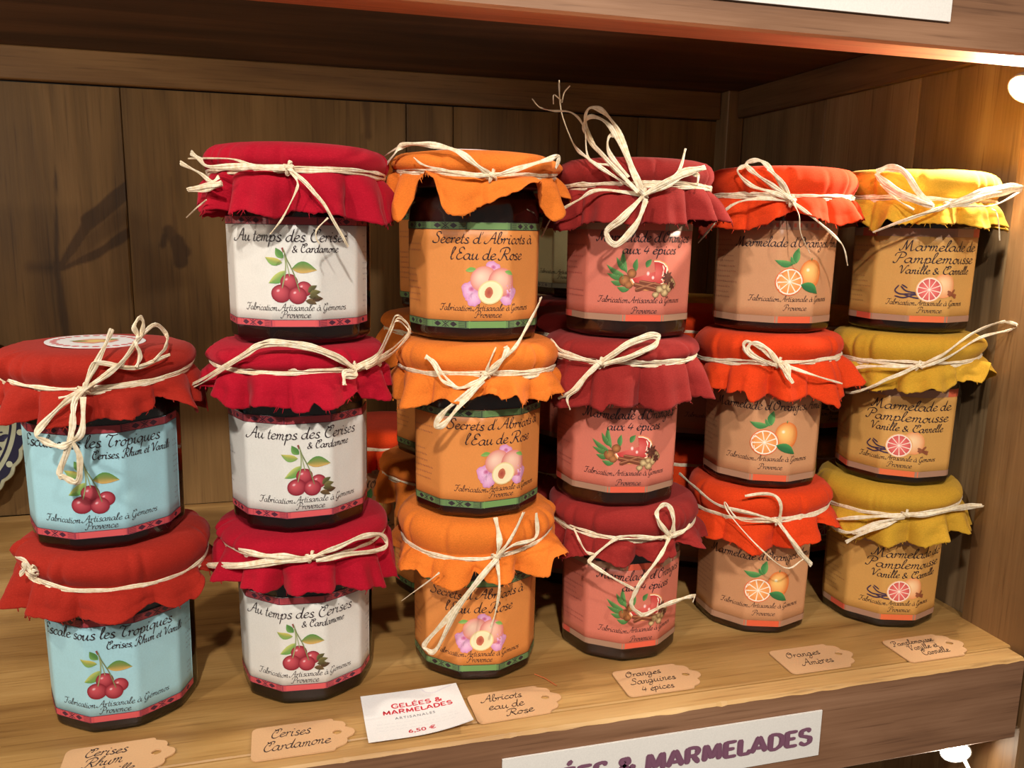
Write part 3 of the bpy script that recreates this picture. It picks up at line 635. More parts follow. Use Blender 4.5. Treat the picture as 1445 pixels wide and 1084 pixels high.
for k in ('cherry', 'rhum', 'apricot', 'blood', 'orange', 'grapefruit', 'pale'):
    PRINT_ME[k] = label_print(k)
    u0, u1, v0, v1 = LAY[k]; V, F = [], []; nu, nv = 150, 6
    for off in (.00018, .00002):
        for i in range(nu+1):
            for j in range(nv+1):
                p = (u0+(u1-u0)*i/nu)/RJ; z = v0+(v1-v0)*j/nv; r = facet_r(p, z, .05)+off; V.append((r*sin(p), -r*cos(p), z))
    H_ = (nu+1)*(nv+1)
    for i in range(nu):
        for j in range(nv): q = i*(nv+1)+j; F += [(q, q+nv+1, q+nv+2, q+1), (H_+q+1, H_+q+nv+2, H_+q+nv+1, H_+q)]
    for i in range(nu):
        for j in (0, nv): q = i*(nv+1)+j; F.append((q, q+nv+1, H_+q+nv+1, H_+q) if j else (H_+q, H_+q+nv+1, q+nv+1, q))
    for j in range(nv):
        for i in (0, nu): q = i*(nv+1)+j; F.append((q, q+1, H_+q+1, H_+q))
    LABEL_ME[k] = mk('label', V, F, [LABEL[k]], True)

def pinterp(pts, x):
    """periodic interpolation, pts = sorted (theta, value...)"""
    n = len(pts)
    for i in range(n):
        a = pts[i]; b = pts[(i+1) % n]; xa = a[0]; xb = b[0] + (2*pi if i == n-1 else 0); xx = x if x >= pts[0][0] else x+2*pi
        if xa <= xx <= xb:
            t_ = (xx-xa)/(xb-xa+1e-9); t_ = t_*t_*(3-2*t_)*.5+t_*.5
            return [a[k]*(1-t_)+b[k]*t_ for k in range(1, len(a))]
    return list(pts[0][1:])
def tie_plane(pts):
    """least squares z = a + b cos + c sin (tilted ring)"""
    import numpy as np
    A = [[1, cos(t_), sin(t_)] for t_, z in pts]+[[0, .35, 0], [0, 0, .35]]; B = [z for t_, z in pts]+[0, 0]
    return np.linalg.lstsq(np.array(A), np.array(B), rcond=None)[0]

def cloth(name, seed, mat, parent, tie, hem, wave=1.0, N=288, R=.0412, lump=0):
    rnd = random.Random(seed); V, F = [], []
    ph = [rnd.uniform(0, 6.28) for _ in range(8)]
    pleat = [(rnd.uniform(0, 6.28), rnd.uniform(.6, 1.7), rnd.choice((-1, 1))) for _ in range(11)]
    nf = rnd.choice((9, 10, 11, 12))
    top = [(.0, .0872), (.010, .0872), (.020, .0872), (.0290, .0871), (.0338, .0865), (.0370, .0855), (.0393, .0842), (.0405, .0827), (.0411, .0812), (.0412, .0798)]
    NS = 18
    rows = len(top)+3+NS
    def fold(th, s_):
        w_ = sin(nf*th+ph[0]+.9*sin(2*th+ph[1])+.5*sin(5*th+ph[5])); w2 = sin((nf*2-3)*th+ph[2]+.8*sin(3*th+ph[3])); w3 = sin(4*th+ph[4])
        h_ = 2*abs(sin(.5*(nf*th+ph[0]+.9*sin(2*th+ph[1])+.6*sin(3*th+ph[6]))))**.8-1.15
        return .85*h_+.32*w2*min(1, s_*1.6)+.25*w3
    for i in range(rows):
        for k in range(N):
            th = 2*pi*k/N
            zt = tie[0]+tie[1]*cos(th)+tie[2]*sin(th)
            cr = 0
            for (a, st, sg) in pleat:
                d = (th-a+pi) % (2*pi)-pi; cr += 1.35*st*(math.exp(-(d/.035)**2) - .8*math.exp(-((d-sg*.085)/.06)**2))
            n_ = noise.noise(Vector((cos(th)*2.1+seed, sin(th)*2.1, i*.12)))
            if i < len(top):
                r, z = top[i]; e = max(0, (i-4)/5)
                # the rim rolls down to the string
                z = z if i < 6 else z+(zt-.0765)*.35*(i-5)/4
                r = r*R/.0412 - .00062*e*cr + n_*.0015*e
                z += n_*.0010*min(1, i/5)*(0 if i < 5 and lump == 0 else 1) - (.0005*cr*e if i > 4 else 0)
                if lump: z += lump*math.exp(-(((th-3.0+pi) % (2*pi)-pi)/.9)**2)*min(1, i/5)*(1 if i < 8 else .4)
            elif i < len(top)+3:
                q = (i-len(top)+1)/3; zl = top[-1][1]+(zt-.0765)*.35
                r = (.0412-.0029*q**1.3)*R/.0412 - .00062*cr*(1-.6*q) + n_*.0009*(1-q); z = zl+(zt-zl)*q
            else:
                s_ = (i-len(top)-2)/NS
                hz, hr = pinterp(hem, th)
                f_ = fold(th, s_)
                amp = .0058*wave*s_**.62
                hz2 = hz + noise.noise(Vector((th*21, seed, 0)))*.0008 + (rnd.uniform(-.0003, .0003) if s_ == 1 else 0)
                r = .0384+(hr-.0386)*(s_**.75) + amp*(f_-.25) - .0004*cr*(1-s_) + .0009*sin(pi*min(1, s_*1.5))
                z = zt+(hz2-zt)*s_ - .0006*f_*s_
                r = max(r, .0347 if z < .069 else .0368)
            x_ = r*cos(th)
            if abs(x_) > .0434 and (x_ > 0) != ('mustard' in mat.name) or abs(x_) > .0434 and not ('mustard' in mat.name or 'rust' in mat.name): x_ = math.copysign(.0434+(abs(x_)-.0434)*.25, x_)
            V.append((x_, r*sin(th), z))
    for i in range(rows-1):
        for k in range(N): a, b = i*N+k, i*N+(k+1) % N; F.append((b, a, a+N, b+N))
    # loose threads along the frayed hem
    base = (rows-1)*N
    for _ in range(34):
        k = rnd.randrange(N); p = Vector(V[base+k]); th = 2*pi*k/N; l_ = rnd.uniform(.0008, .0026); dv = Vector((cos(th)*rnd.uniform(0, .5), sin(th)*rnd.uniform(0, .5), -1)).normalized()
        tg = Vector((-sin(th), cos(th), 0)); dv = (dv+tg*rnd.uniform(-.9, .9)).normalized(); b = len(V)
        V += [p-tg*.00012, p+tg*.00012, p+dv*l_+tg*.00006, p+dv*l_-tg*.00006]; F.append((b, b+1, b+2, b+3))
    o = mesh(name, V, F, mat, parent, True)
    md = o.modifiers.new('thickness', 'SOLIDIFY'); md.thickness = .00045; md.offset = 0
    return o

class Strands:
    def __init__(s): s.V = []; s.F = []
    def strip(s, pts, wd, nrm, taper=(1, 1), thick=.00035, seed=0, sub=5, twist=.35):
        P = [Vector(q) for q in smooth_line([tuple(p) for p in pts], sub)]; n = len(P); rnd = random.Random(seed); p0 = rnd.uniform(0, 6)
        b = len(s.V)
        for i, p in enumerate(P):
            tg = (P[min(n-1, i+1)]-P[max(0, i-1)]); tg = tg.normalized() if tg.length > 1e-9 else Vector((0, 0, 1))
            nn = nrm(p); sd = tg.cross(nn); sd = sd.normalized() if sd.length > 1e-6 else Vector((1, 0, 0)); up = sd.cross(tg).normalized()
            a = twist*sin(i*.35+p0); sd2 = sd*cos(a)+up*sin(a); up2 = up*cos(a)-sd*sin(a); t_ = i/(n-1)
            w_ = wd*(taper[0]*(1-t_)+taper[1]*t_)*(.85+.25*sin(i*.8+p0*2))/2
            if taper[0] > .9 and taper[1] > .9: pass
            for (x, y) in ((-1, 0), (-.45, .8), (0, .35), (.45, .8), (1, 0), (0, -.9)): s.V.append(p+sd2*x*w_+up2*y*thick)
        for i in range(n-1):
            for k in range(6): s.F.append((b+i*6+k, b+i*6+(k+1) % 6, b+(i+1)*6+(k+1) % 6, b+(i+1)*6+k))
        s.F.append(tuple(b+k for k in range(6))[::-1]); s.F.append(tuple(b+(n-1)*6+k for k in range(6)))
    def build(s, name, parent): return mesh(name, s.V, s.F, RAFFIA, parent, False)

def clear_r(z):
    if z > .0915: return .034
    if z > .0865: return .0420
    if z > .0775: return .0440
    if z > .060: return .0440+(.0775-z)/.0175*.0058
    if z > .05: return .0498
    return max(.0455, .0498-(.05-z)*.12)

def make_jar(kind, lab, ax, ay, level, yaw_px, tie, hem, strands, crop, seed, wave=1.0, cloth_kind=None, pitch=.0885, yaw=None, group=None, lump=0, sticker=False, bow=True, knot=None, detail=True, label_y=None):
    base = (0, .0873, .1760)[level] if detail else pitch*level
    if detail:   # the feet stand a few millimetres nearer the edge than the first estimate; slide along the sight line
        ny = ay-(.0062 if kind in ('rhum', 'grapefruit') else .0036); ax = CAMPOS.x+(ax-CAMPOS.x)*(ny-CAMPOS.y)/(ay-CAMPOS.y); ay = ny
    root = thing('jam_jar', lab, 'jar', (ax, ay, base), group or ('jam jars of the front row' if detail else 'jam jars behind the front row'))
    if yaw is None:
        q = on_cyl(yaw_px, label_y, ax, ay, RJ); yaw = atan2(q.x-ax, -(q.y-ay))
    for nm, me in (('glass_jar', GLASS_ME), ('jam', JAM_ME[kind]), ('lid', LID_ME), ('label', LABEL_ME[kind])):
        o = bpy.data.objects.new(nm, me); link(o, root); o.rotation_euler.z = yaw
        if nm == 'label':
            p = bpy.data.objects.new('label_print', PRINT_ME[kind]); link(p, o)
    cr = CROP.get(crop)
    def g(x, y): return (cr[0]+x/cr[2], cr[1]+y/cr[2])
    if tie:
        tp = []
        for (x, y) in tie:
            q = on_cyl(*g(x, y), ax, ay, .0395); tp.append((atan2(q.y-ay, q.x-ax), q.z-base))
        T = tie_plane(tp); T[0] = min(max(T[0], .0715), .0785)
    else:
        rn = random.Random(seed); T = (.0755, rn.uniform(-.002, .002), rn.uniform(-.002, .002))
    hp = []
    if hem:
        for (x, y) in hem:
            px = g(x, y); q = on_cyl(*px, ax, ay, .0465); r = math.hypot(q.x-ax, q.y-ay); th = atan2(q.y-ay, q.x-ax) % (2*pi)
            hp.append((th, q.z-base, min(max(r, .0445), .0520)))
        hp.sort()
        # average height fills in the side the photograph does not show
        mz = sum(h[1] for h in hp)/len(hp); f_ = [h for i, h in enumerate(hp) if i == 0 or h[0]-hp[i-1][0] > .02]
        lo, hi = f_[0][0], f_[-1][0]; rn = random.Random(seed+5); gap = 2*pi-(hi-lo); nb = 6
        for j in range(1, nb+1): f_.append(((hi+gap*j/(nb+1)) % (2*pi), mz+rn.uniform(-.003, .003), .0455))
        hp = sorted(f_)
    else:
        rn = random.Random(seed+5)
        for j in range(12): hp.append((2*pi*j/12, .058+rn.uniform(-.004, .004), .0455+rn.uniform(-.001, .001)))
    ck = cloth_kind or kind
    cloth('cloth_cover', seed, CLOTH[ck], root, T, hp, wave, lump=lump)
    # raffia: three strands round the neck of the cloth
    St = Strands(); rn = random.Random(seed*7+1); rad = lambda p: Vector((p.x, p.y, .0001)).normalized()
    for j in range(3 if detail else 2):
        pts = []; o_ = rn.uniform(0, 6); dz = (-.0011, .0001, .0012)[j]
        for k in range(41):
            th = 2*pi*k/40; z = T[0]+T[1]*cos(th)+T[2]*sin(th)+dz*(.8+.5*sin(2*th+o_))+.0003*sin(5*th+o_)
            r = .0397+.0004*sin(3*th+o_)+.0002*j; pts.append((r*cos(th), r*sin(th), z))
        St.strip(pts, .0017, rad, seed=rn.random(), sub=3, twist=.3, thick=.0004)
    St.build('raffia_tie', root)
    if knot:
        B_ = Strands()
        def P3(x, y, extra=0):
            px = g(x, y); q = on_cyl(*px, ax, ay, .045)
            for _ in range(3): q = on_cyl(*px, ax, ay, clear_r(q.z-base)+extra)
            return Vector((q.x-ax, q.y-ay, q.z-base))
        kp = P3(*knot); kr = .0424; kth = atan2(kp.y, kp.x); kp = Vector((kr*cos(kth), kr*sin(kth), kp.z))
        # knot: short crossing loops
        up = Vector((0, 0, 1)); tg = Vector((-sin(kth), cos(kth), 0)); out = Vector((cos(kth), sin(kth), 0))
        for (a, b, c_) in ((.0021, .0005, .0018), (.0008, .0024, .0016), (.0019, -.0012, .0022)):
            pts = [kp+tg*a*cos(q)*1.0+up*b*cos(q)+out*(c_*sin(q)*.8) + up*.0012*sin(q)*(1 if b > .001 else .5) for q in [2*pi*i/12 for i in range(13)]]
            B_.strip(pts, .0017, lambda p: out, sub=2, seed=a)
        for si, s_ in enumerate(strands):
            wd = s_[0]; tp_ = s_[1]; pts2 = s_[2:]; P_ = []
            for qi, (x, y) in enumerate(pts2):
                if (x, y) == knot: P_.append(kp+out*.0009); continue
                P_.append(P3(x, y, .0006+.0007*(si % 3)))
            # real strands have slack: lift the middle slightly off the cloth
            ww = wd/cr[2]*.00033
            nfib = 1 if ww < .0018 else (2 if ww < .0030 else 3)
            for f_ in range(nfib):
                offs = (f_-(nfib-1)/2)*ww*.30
                Q = [p+Vector((0, 0, offs*(.4 if (k == 0 or k == len(P_)-1) else 1)))+rad(p)*(.0005*(f_ % 2))+Vector((rn.uniform(-1, 1), rn.uniform(-1, 1), rn.uniform(-1, 1)))*.0002 for k, p in enumerate(P_)]
                B_.strip(Q, max(.00045, ww/nfib*1.6), rad, taper=tp_, seed=rn.random(), sub=6, twist=.5)
        B_.build('raffia_bow', root)
    if sticker:
        V, F = lathe([(.0205, .0), (.0205, .00025), (.0005, .00025)], 40)
        o = mesh('paper_disc', V, F, WHITE, root); o.location = (0, -.003, .0879); o.rotation_euler = (.02, .02, .3); o['label'] = 'round paper sticker on the cloth top'
        P = Print()
        for k in range(26):
            a = 2*pi*k/26; P.blob(.0170*cos(a), .0170*sin(a), .0016, .0016, (216, 96, 100), (224, 120, 120), n=8, rings=1, layer=1)
        P.blob(0, 0, .0095, .0065, (236, 214, 130), (226, 130, 124), layer=1, n=18, wob=.3); P.leaf(.003, .001, .008, .003, .4, (90, 150, 80), (120, 170, 90), 2); P.leaf(-.003, 0, .008, .003, 2.8, (90, 150, 80), (120, 170, 90), 2)
        P.build('disc_print', lambda u, v, l: (u, v, .00028+l*.00003), INK, o)
    return root

XB, XR, XA, XS, XO, XY = -.4672, -.3782, -.2900, -.2070, -.1127, -.0268
W3 = 'white raffia'
J = make_jar
n1 = (1, 1); tn = (1, .45)
J('rhum', 'blue-labelled cherry jar, round sticker on its rust cloth, upper jar of leftmost stack', -.4682, .083, 1, 138, [(30,360),(220,405),(400,415),(640,375),(900,300)],
  [(-30,500),(40,560),(150,568),(280,578),(420,572),(540,555),(620,540),(720,515),(790,450),(850,460),(930,510),(1020,505)],
  [(26,n1,(395,415),(430,340),(500,200),(535,120)), (22,n1,(395,415),(540,310),(590,270),(650,180),(740,95),(795,150),(785,210),(735,265)), (22,n1,(395,415),(500,345),(600,250),(655,160),(640,110),(665,62),(685,85),(672,150),(650,185),(668,240),(650,300)), (20,n1,(395,415),(440,300),(470,276),(640,300),(810,238)),
   (30,n1,(395,415),(355,470),(345,600),(290,790),(305,822),(368,845),(385,740),(345,640),(350,520)), (18,n1,(395,415),(300,480),(180,610),(200,645),(280,675),(330,660),(390,610),(400,440)), (14,tn,(395,415),(340,432),(280,445))],
  'A', 11, knot=(395,415), sticker=True, label_y=690)
J('rhum', 'blue-labelled cherry jar under rust cloth standing on the shelf, lower jar of the leftmost stack', -.4663, .083, 0, 155, [(120,310),(180,345),(300,378),(460,380),(620,345),(720,300),(800,265)],
  [(80,470),(105,465),(200,500),(310,515),(400,500),(500,480),(600,440),(700,440),(780,400),(815,325)],
  [(14,n1,(120,305),(100,262),(65,245)), (12,n1,(120,305),(92,265),(96,290),(80,315))], 'B', 12, knot=(120,305), label_y=920, wave=.8)
J('cherry', 'white-labelled cherry jar under crimson cloth, top of its stack of three', -.3771, .083, 2, 415, [(190,245),(330,232),(500,232),(560,230),(700,235),(850,250),(980,285)],
  [(80,385),(110,440),(160,420),(210,440),(260,445),(330,425),(400,440),(470,470),(560,435),(665,445),(700,440),(760,450),(830,475),(940,490),(1000,510),(1055,470)],
  [(22,tn,(530,228),(570,260),(650,340),(720,430),(780,540),(815,605)), (9,tn,(530,228),(575,290),(565,340),(500,470),(445,545)), (16,n1,(530,228),(350,215),(160,225),(110,190),(65,155)), (10,tn,(530,228),(350,210),(250,185),(55,183)), (14,n1,(200,270),(165,290),(100,250),(15,200)), (34,n1,(215,300),(150,318),(55,330)), (6,tn,(140,380),(90,420),(45,465)), (6,tn,(720,465),(670,520),(665,560),(680,590))],
  'C', 23, knot=(530,228), label_y=400)
J('cherry', 'white-labelled cherry jar under crimson cloth, middle of its stack, raffia end reaching left', -.3793, .083, 1, 437, [(230,270),(400,285),(560,295),(720,290),(840,275),(950,250)],
  [(110,350),(170,400),(230,450),(290,485),(330,445),(400,440),(480,465),(590,490),(630,480),(650,430),(700,455),(780,440),(890,380),(930,425),(985,420),(1030,360)],
  [(34,(1,.5),(850,272),(750,210),(620,165),(480,150),(400,160),(330,200),(200,280),(100,340),(0,385)), (44,n1,(850,272),(950,220),(1015,100),(1050,30),(1105,75),(1098,118),(1015,200),(900,262)), (40,n1,(850,272),(848,300),(800,300),(800,345))],
  'D', 24, knot=(850,272), label_y=670)
J('cherry', 'white-labelled cherry jar under crimson cloth standing on the shelf, bottom of its stack', -.3785, .083, 0, 428, [(190,210),(290,250),(400,270),(520,270),(650,240)],
  [(120,300),(180,345),(240,385),(300,385),(400,420),(495,400),(560,405),(640,400),(720,375),(800,370),(865,290)],
  [(30,n1,(520,270),(400,280),(230,300),(120,295)), (14,n1,(520,270),(430,262),(330,258),(240,235)), (22,n1,(520,270),(600,235),(700,190),(780,175),(812,205),(790,235),(650,255),(540,278))],
  'E', 25, knot=(520,270), label_y=905)
J('apricot', 'apricot jar with green-banded orange label under flipped-up apricot cloth, top of its stack', -.2912, .083, 2, 690, [(300,245),(430,262),(580,275),(700,272),(830,262)],
  [(35,330),(60,420),(130,500),(168,400),(182,300),(225,245),(280,280),(305,360),(325,430),(370,462),(440,470),(540,420),(640,370),(740,305),(820,300),(845,430),(885,500),(950,380)],
  [(18,n1,(578,275),(500,220),(400,150),(270,120),(140,120),(90,170),(50,225)), (12,tn,(270,120),(140,122),(15,195)), (16,n1,(578,275),(700,240),(850,190),(905,180),(890,240)), (12,tn,(578,275),(430,262),(320,240),(230,215),(190,185))],
  'F', 31, wave=.75, knot=(578,275), sticker=True, label_y=384)
J('apricot', 'apricot jar under apricot cloth with long raffia end pointing up, middle of its stack', -.2895, .083, 1, 709, [(145,315),(260,335),(400,345),(540,345),(700,345),(845,325)],
  [(90,490),(180,510),(230,505),(250,490),(350,455),(420,475),(500,470),(570,440),(640,470),(680,435),(720,490),(850,475),(870,440),(910,430)],
  [(30,tn,(545,350),(600,290),(680,220),(735,130),(800,0),(814,-35)), (10,tn,(545,350),(560,290),(595,210)), (18,n1,(545,350),(600,310),(650,230),(640,205)), (14,n1,(545,350),(480,390),(400,410),(340,350),(285,280),(248,255)), (10,n1,(400,412),(330,372),(290,310),(250,258)), (18,n1,(545,350),(480,420),(350,520),(292,600),(340,590),(430,480),(535,375))],
  'G', 32, knot=(545,350), label_y=644)
J('apricot', 'apricot jar standing on the shelf behind the kraft tag, long raffia loop over its label', -.2889, .083, 0, 677, [(130,240),(220,275),(350,290),(470,285),(560,260),(635,205)],
  [(105,325),(150,335),(180,370),(230,390),(350,395),(375,360),(430,385),(540,370),(640,350),(660,290),(690,260)],
  [(14,n1,(463,293),(470,220),(455,135)), (16,n1,(463,293),(510,215),(560,115)), (18,n1,(463,293),(520,240),(605,210),(608,118)), (22,n1,(463,293),(380,380),(270,520),(190,610),(195,635),(230,635),(300,500),(390,370),(463,296)), (10,tn,(463,293),(470,400),(455,490),(437,555)), (5,tn,(240,345),(200,375),(100,450))],
  'H', 33, knot=(463,293), label_y=885)
J('blood', 'salmon-labelled orange jar under brick-red cloth with the tall raffia bow, top of its stack', -.2071, .083, 2, 912, [(170,485),(300,460),(460,465),(600,462),(720,485)],
  [(100,610),(160,615),(220,590),(300,575),(420,585),(470,590),(560,585),(680,590),(700,575),(765,570)],
  [(14,n1,(485,470),(440,370),(380,220),(320,140),(265,122),(245,170),(270,260),(350,350),(440,440)), (12,n1,(485,470),(400,300),(340,190),(270,155),(240,190),(260,240),(345,345),(460,460)), (12,n1,(485,470),(450,420),(390,250),(345,235),(340,300),(420,400)), (10,n1,(485,470),(350,390),(255,320),(200,270),(150,140),(140,40),(140,10)), (7,tn,(150,100),(160,60),(185,30)), (7,tn,(150,90),(120,70),(118,105)), (9,tn,(350,350),(260,330),(240,200),(190,140),(110,130),(60,115),(30,85)),
   (16,n1,(485,470),(560,420),(620,375),(648,285)), (34,n1,(485,470),(580,420),(650,380),(725,362)), (20,n1,(650,380),(695,390),(695,430)), (30,n1,(485,470),(400,560),(330,620),(370,670),(450,590),(490,490)), (12,tn,(485,470),(300,450),(220,490),(120,555),(70,640)), (5,tn,(270,430),(230,420),(190,440))],
  'I', 41, knot=(485,470), label_y=376)
J('blood', 'salmon-labelled orange jar under brick-red cloth, middle of its stack, bow lying to the right', -.2097, .083, 1, 889, [(90,200),(200,225),(340,250),(500,245),(700,245),(850,230)],
  [(90,480),(200,500),(300,500),(370,525),(395,480),(430,475),(480,490),(650,525),(800,480),(880,450),(960,435)],
  [(40,n1,(345,255),(450,180),(560,120),(650,95),(680,110),(640,160),(520,215),(370,260)), (22,n1,(345,255),(220,210),(130,180),(75,115)), (14,n1,(345,255),(200,215),(90,195)), (44,(1,.6),(345,255),(280,310),(200,400),(115,450)), (22,tn,(280,320),(220,400),(165,450),(180,515))],
  'J', 42, knot=(345,255), label_y=629)
J('blood', 'salmon-labelled orange jar standing on the shelf, raffia trailing over its picture', -.2050, .083, 0, 908, [(180,290),(300,345),(430,370),(560,395),(800,390),(900,310)],
  [(110,440),(220,480),(300,485),(400,490),(470,510),(550,530),(650,515),(750,510),(860,480),(880,430),(945,425)],
  [(34,n1,(805,385),(740,300),(722,250),(745,210),(780,205),(815,270),(812,350)), (14,n1,(805,385),(700,380),(560,372),(480,400),(365,500),(370,530),(480,600),(600,665)), (30,n1,(805,385),(740,480),(640,620),(590,710),(590,760),(640,805)), (28,n1,(590,770),(640,805),(740,760),(860,715),(930,700)), (14,n1,(900,712),(930,700),(918,735)), (12,n1,(270,330),(300,400),(340,460),(380,472)), (24,n1,(805,385),(860,355),(900,310))],
  'K', 43, knot=(805,385), label_y=850)
J('orange', 'peach-labelled bitter orange jar under bright orange cloth, top of its stack', -.1134, .093, 2, 1127, [(70,325),(200,310),(400,310),(540,325),(700,315),(830,318)],
  [(30,520),(100,460),(200,480),(270,490),(330,465),(400,450),(450,410),(500,400),(560,385),(650,410),(740,440),(800,460),(890,410)],
  [(18,n1,(540,325),(470,230),(400,130),(345,100),(285,120),(330,175),(430,240),(530,310)), (16,n1,(540,325),(440,280),(310,240),(235,160),(285,128)), (24,n1,(540,325),(480,220),(400,150)), (14,tn,(540,325),(640,410),(780,530),(820,590),(838,675)), (6,tn,(540,325),(570,400),(580,500),(630,610)), (16,tn,(540,325),(350,310),(200,350),(90,470),(20,555))],
  'L', 51, knot=(540,325), label_y=380)
J('orange', 'peach-labelled bitter orange jar under bright orange cloth, middle of its stack', -.1126, .093, 1, 1090, [(50,135),(150,150),(330,155),(420,155),(500,135)],
  [(60,225),(95,225),(150,245),(215,235),(240,272),(310,265),(390,275),(430,260),(500,285),(555,240),(600,200)],
  [(16,n1,(330,150),(270,100),(225,75),(212,95),(240,130),(320,155)), (12,n1,(330,150),(290,100),(240,82),(228,110),(300,150)), (16,n1,(330,150),(350,180),(375,215)), (9,tn,(330,150),(450,190),(540,215)), (12,n1,(330,150),(355,158),(365,200))],
  'M', 52, knot=(330,150), label_y=620)
J('orange', 'peach-labelled bitter orange jar standing on the shelf, bottom of its stack', -.1121, .093, 0, 1082, [(50,630),(150,655),(330,680),(400,670),(465,645)],
  [(40,700),(100,730),(180,750),(250,780),(320,780),(360,765),(440,740),(495,690)],
  [(15,n1,(330,680),(250,650),(130,620),(50,560),(0,515)), (14,n1,(330,680),(335,620),(300,582),(215,590)), (4,n1,(330,680),(200,670),(150,610),(165,650),(260,760),(350,830),(410,800)), (20,n1,(330,680),(400,780),(435,820)), (14,n1,(330,680),(380,750),(435,815))],
  'M', 53, knot=(330,680), label_y=810)
J('grapefruit', 'ochre-labelled grapefruit jar under mustard cloth with broad raffia bow, top of rightmost stack', -.0268, .083, 2, 1318, [(130,310),(300,305),(480,315),(640,318),(880,330)],
  [(60,400),(110,400),(200,475),(250,440),(300,388),(340,430),(440,430),(560,420),(700,425),(850,455),(915,430)],
  [(34,(1,.35),(655,318),(560,350),(430,390),(210,475)), (44,n1,(550,330),(470,250),(380,130),(300,110),(230,130)), (52,n1,(230,140),(280,200),(400,270),(550,322)), (70,n1,(655,318),(800,270),(950,230),(1050,220)), (10,n1,(655,318),(880,320),(1050,240)), (7,n1,(880,345),(905,355),(920,420),(925,520)), (8,n1,(250,200),(350,290),(440,345))],
  'N', 61, knot=(655,318), label_y=384, lump=.0022, wave=.8)
J('grapefruit', 'ochre-labelled grapefruit jar under mustard cloth, middle of rightmost stack, bow pointing up right', -.0256, .083, 1, 1273.5, [(200,240),(400,270),(640,295),(800,270),(940,255)],
  [(270,400),(350,430),(450,445),(560,455),(640,445),(700,410),(790,440),(900,400),(960,385),(1010,390),(1050,260)],
  [(26,n1,(640,297),(780,220),(960,90),(1130,20),(1235,40),(1180,70),(1000,120),(820,230),(650,300)), (16,n1,(640,297),(450,290),(280,295),(200,330),(165,380)), (30,(1,.7),(640,297),(500,345),(380,400),(265,445),(190,450))],
  'O', 62, knot=(640,297), label_y=611)
J('grapefruit', 'ochre-labelled grapefruit jar standing on the shelf, bottom of rightmost stack', -.0278, .083, 0, 1275, [(150,180),(300,215),(540,245),(700,215)],
  [(180,320),(300,375),(400,390),(500,395),(560,410),(650,400),(720,370),(790,360),(800,330)],
  [(42,n1,(540,248),(650,235),(800,205),(925,195)), (16,n1,(540,248),(400,250),(230,260),(150,270),(160,300),(250,330),(400,280),(530,255)), (16,n1,(540,248),(350,320),(230,380)), (12,n1,(540,248),(430,300),(330,330),(260,335))],
  'P', 63, knot=(540,248), label_y=812)

# jars standing behind the front row, glimpsed between the stacks
def back(kind, lab, x, y, lv, seed, yaw=0.1, ck=None, pitch=.0905): J(kind, lab, x, y, lv, None, None, None, [], None, seed, cloth_kind=ck, yaw=yaw, pitch=pitch, detail=False)
back('apricot', 'jar with apricot cloth standing behind the top jar of the apricot stack', -.284, .178, 2, 71, .2)
back('apricot', 'jar with apricot cloth behind the middle jar of the apricot stack', -.286, .178, 1, 72, .1)
back('apricot', 'jar with apricot cloth on the shelf behind the lowest jar of the apricot stack', -.288, .178, 0, 73, .1)
back('blood', 'brick-red-covered jar half hidden behind the middle of the salmon-labelled stack', -.197, .176, 1, 74)
back('blood', 'brick-red-covered jar on the shelf behind the salmon-labelled stack', -.197, .176, 0, 75)
back('orange', 'orange-covered jar half hidden behind the middle of the bitter orange stack', -.108, .186, 1, 76)
back('orange', 'orange-covered jar on the shelf behind the bitter orange stack', -.108, .186, 0, 77)
back('grapefruit', 'mustard-covered jar behind the middle of the rightmost stack', -.020, .184, 1, 78)
back('grapefruit', 'mustard-covered jar on the shelf behind the rightmost stack', -.020, .184, 0, 79)
back('pale', 'pale-labelled jar far back between the apricot and salmon-labelled stacks', -.170, .266, 2, 80, -.6, 'blood')
back('pale', 'brick-red-covered jar under the pale-labelled jar far back', -.170, .266, 1, 81, -.3, 'blood')
back('pale', 'lowest jar of the pale-labelled stack at the back of the shelf', -.170, .266, 0, 82, -.3, 'blood')
back('grapefruit', 'mustard-covered jar far back seen between salmon and bitter orange stacks', -.066, .276, 1, 83, -.3)
back('grapefruit', 'mustard-covered jar on the shelf at the back right', -.066, .276, 0, 84, -.3)
back('orange', 'orange-covered jar on the shelf far back between cherry and apricot stacks', -.316, .272, 0, 85, -.4)

# ------------------------------------------------------------------ tags and cards
def tag_outline(w_, h, left=.003):
    pts = []
    for (cx, cy, a0) in ((left, left, pi), (left, h-left, pi/2)):
        rr = [(cx+left*cos(a0+(pi/2)*k/5*(1 if a0 == pi else 1)), cy+left*sin(a0+(pi/2)*k/5)) for k in range(6)]
        if a0 == pi: lo = rr
        else: hi = rr
    xs = w_-.0115
    def arc(cx, cy, r, a, b, n=6): return [(cx+r*cos(a+(b-a)*k/n), cy+r*sin(a+(b-a)*k/n)) for k in range(n+1)]
    right = arc(xs+.001, .0016, .0016, -pi/2, .1) + arc(xs+.0045, .0062, .0034, -1.35, .45) + arc(xs+.0082, h/2, .0034, -1.25, 1.25) + arc(xs+.0045, h-.0062, .0034, -.45, 1.35) + arc(xs+.001, h-.0016, .0016, -.1, pi/2)
    return lo + right + hi   # counter clockwise from left bottom
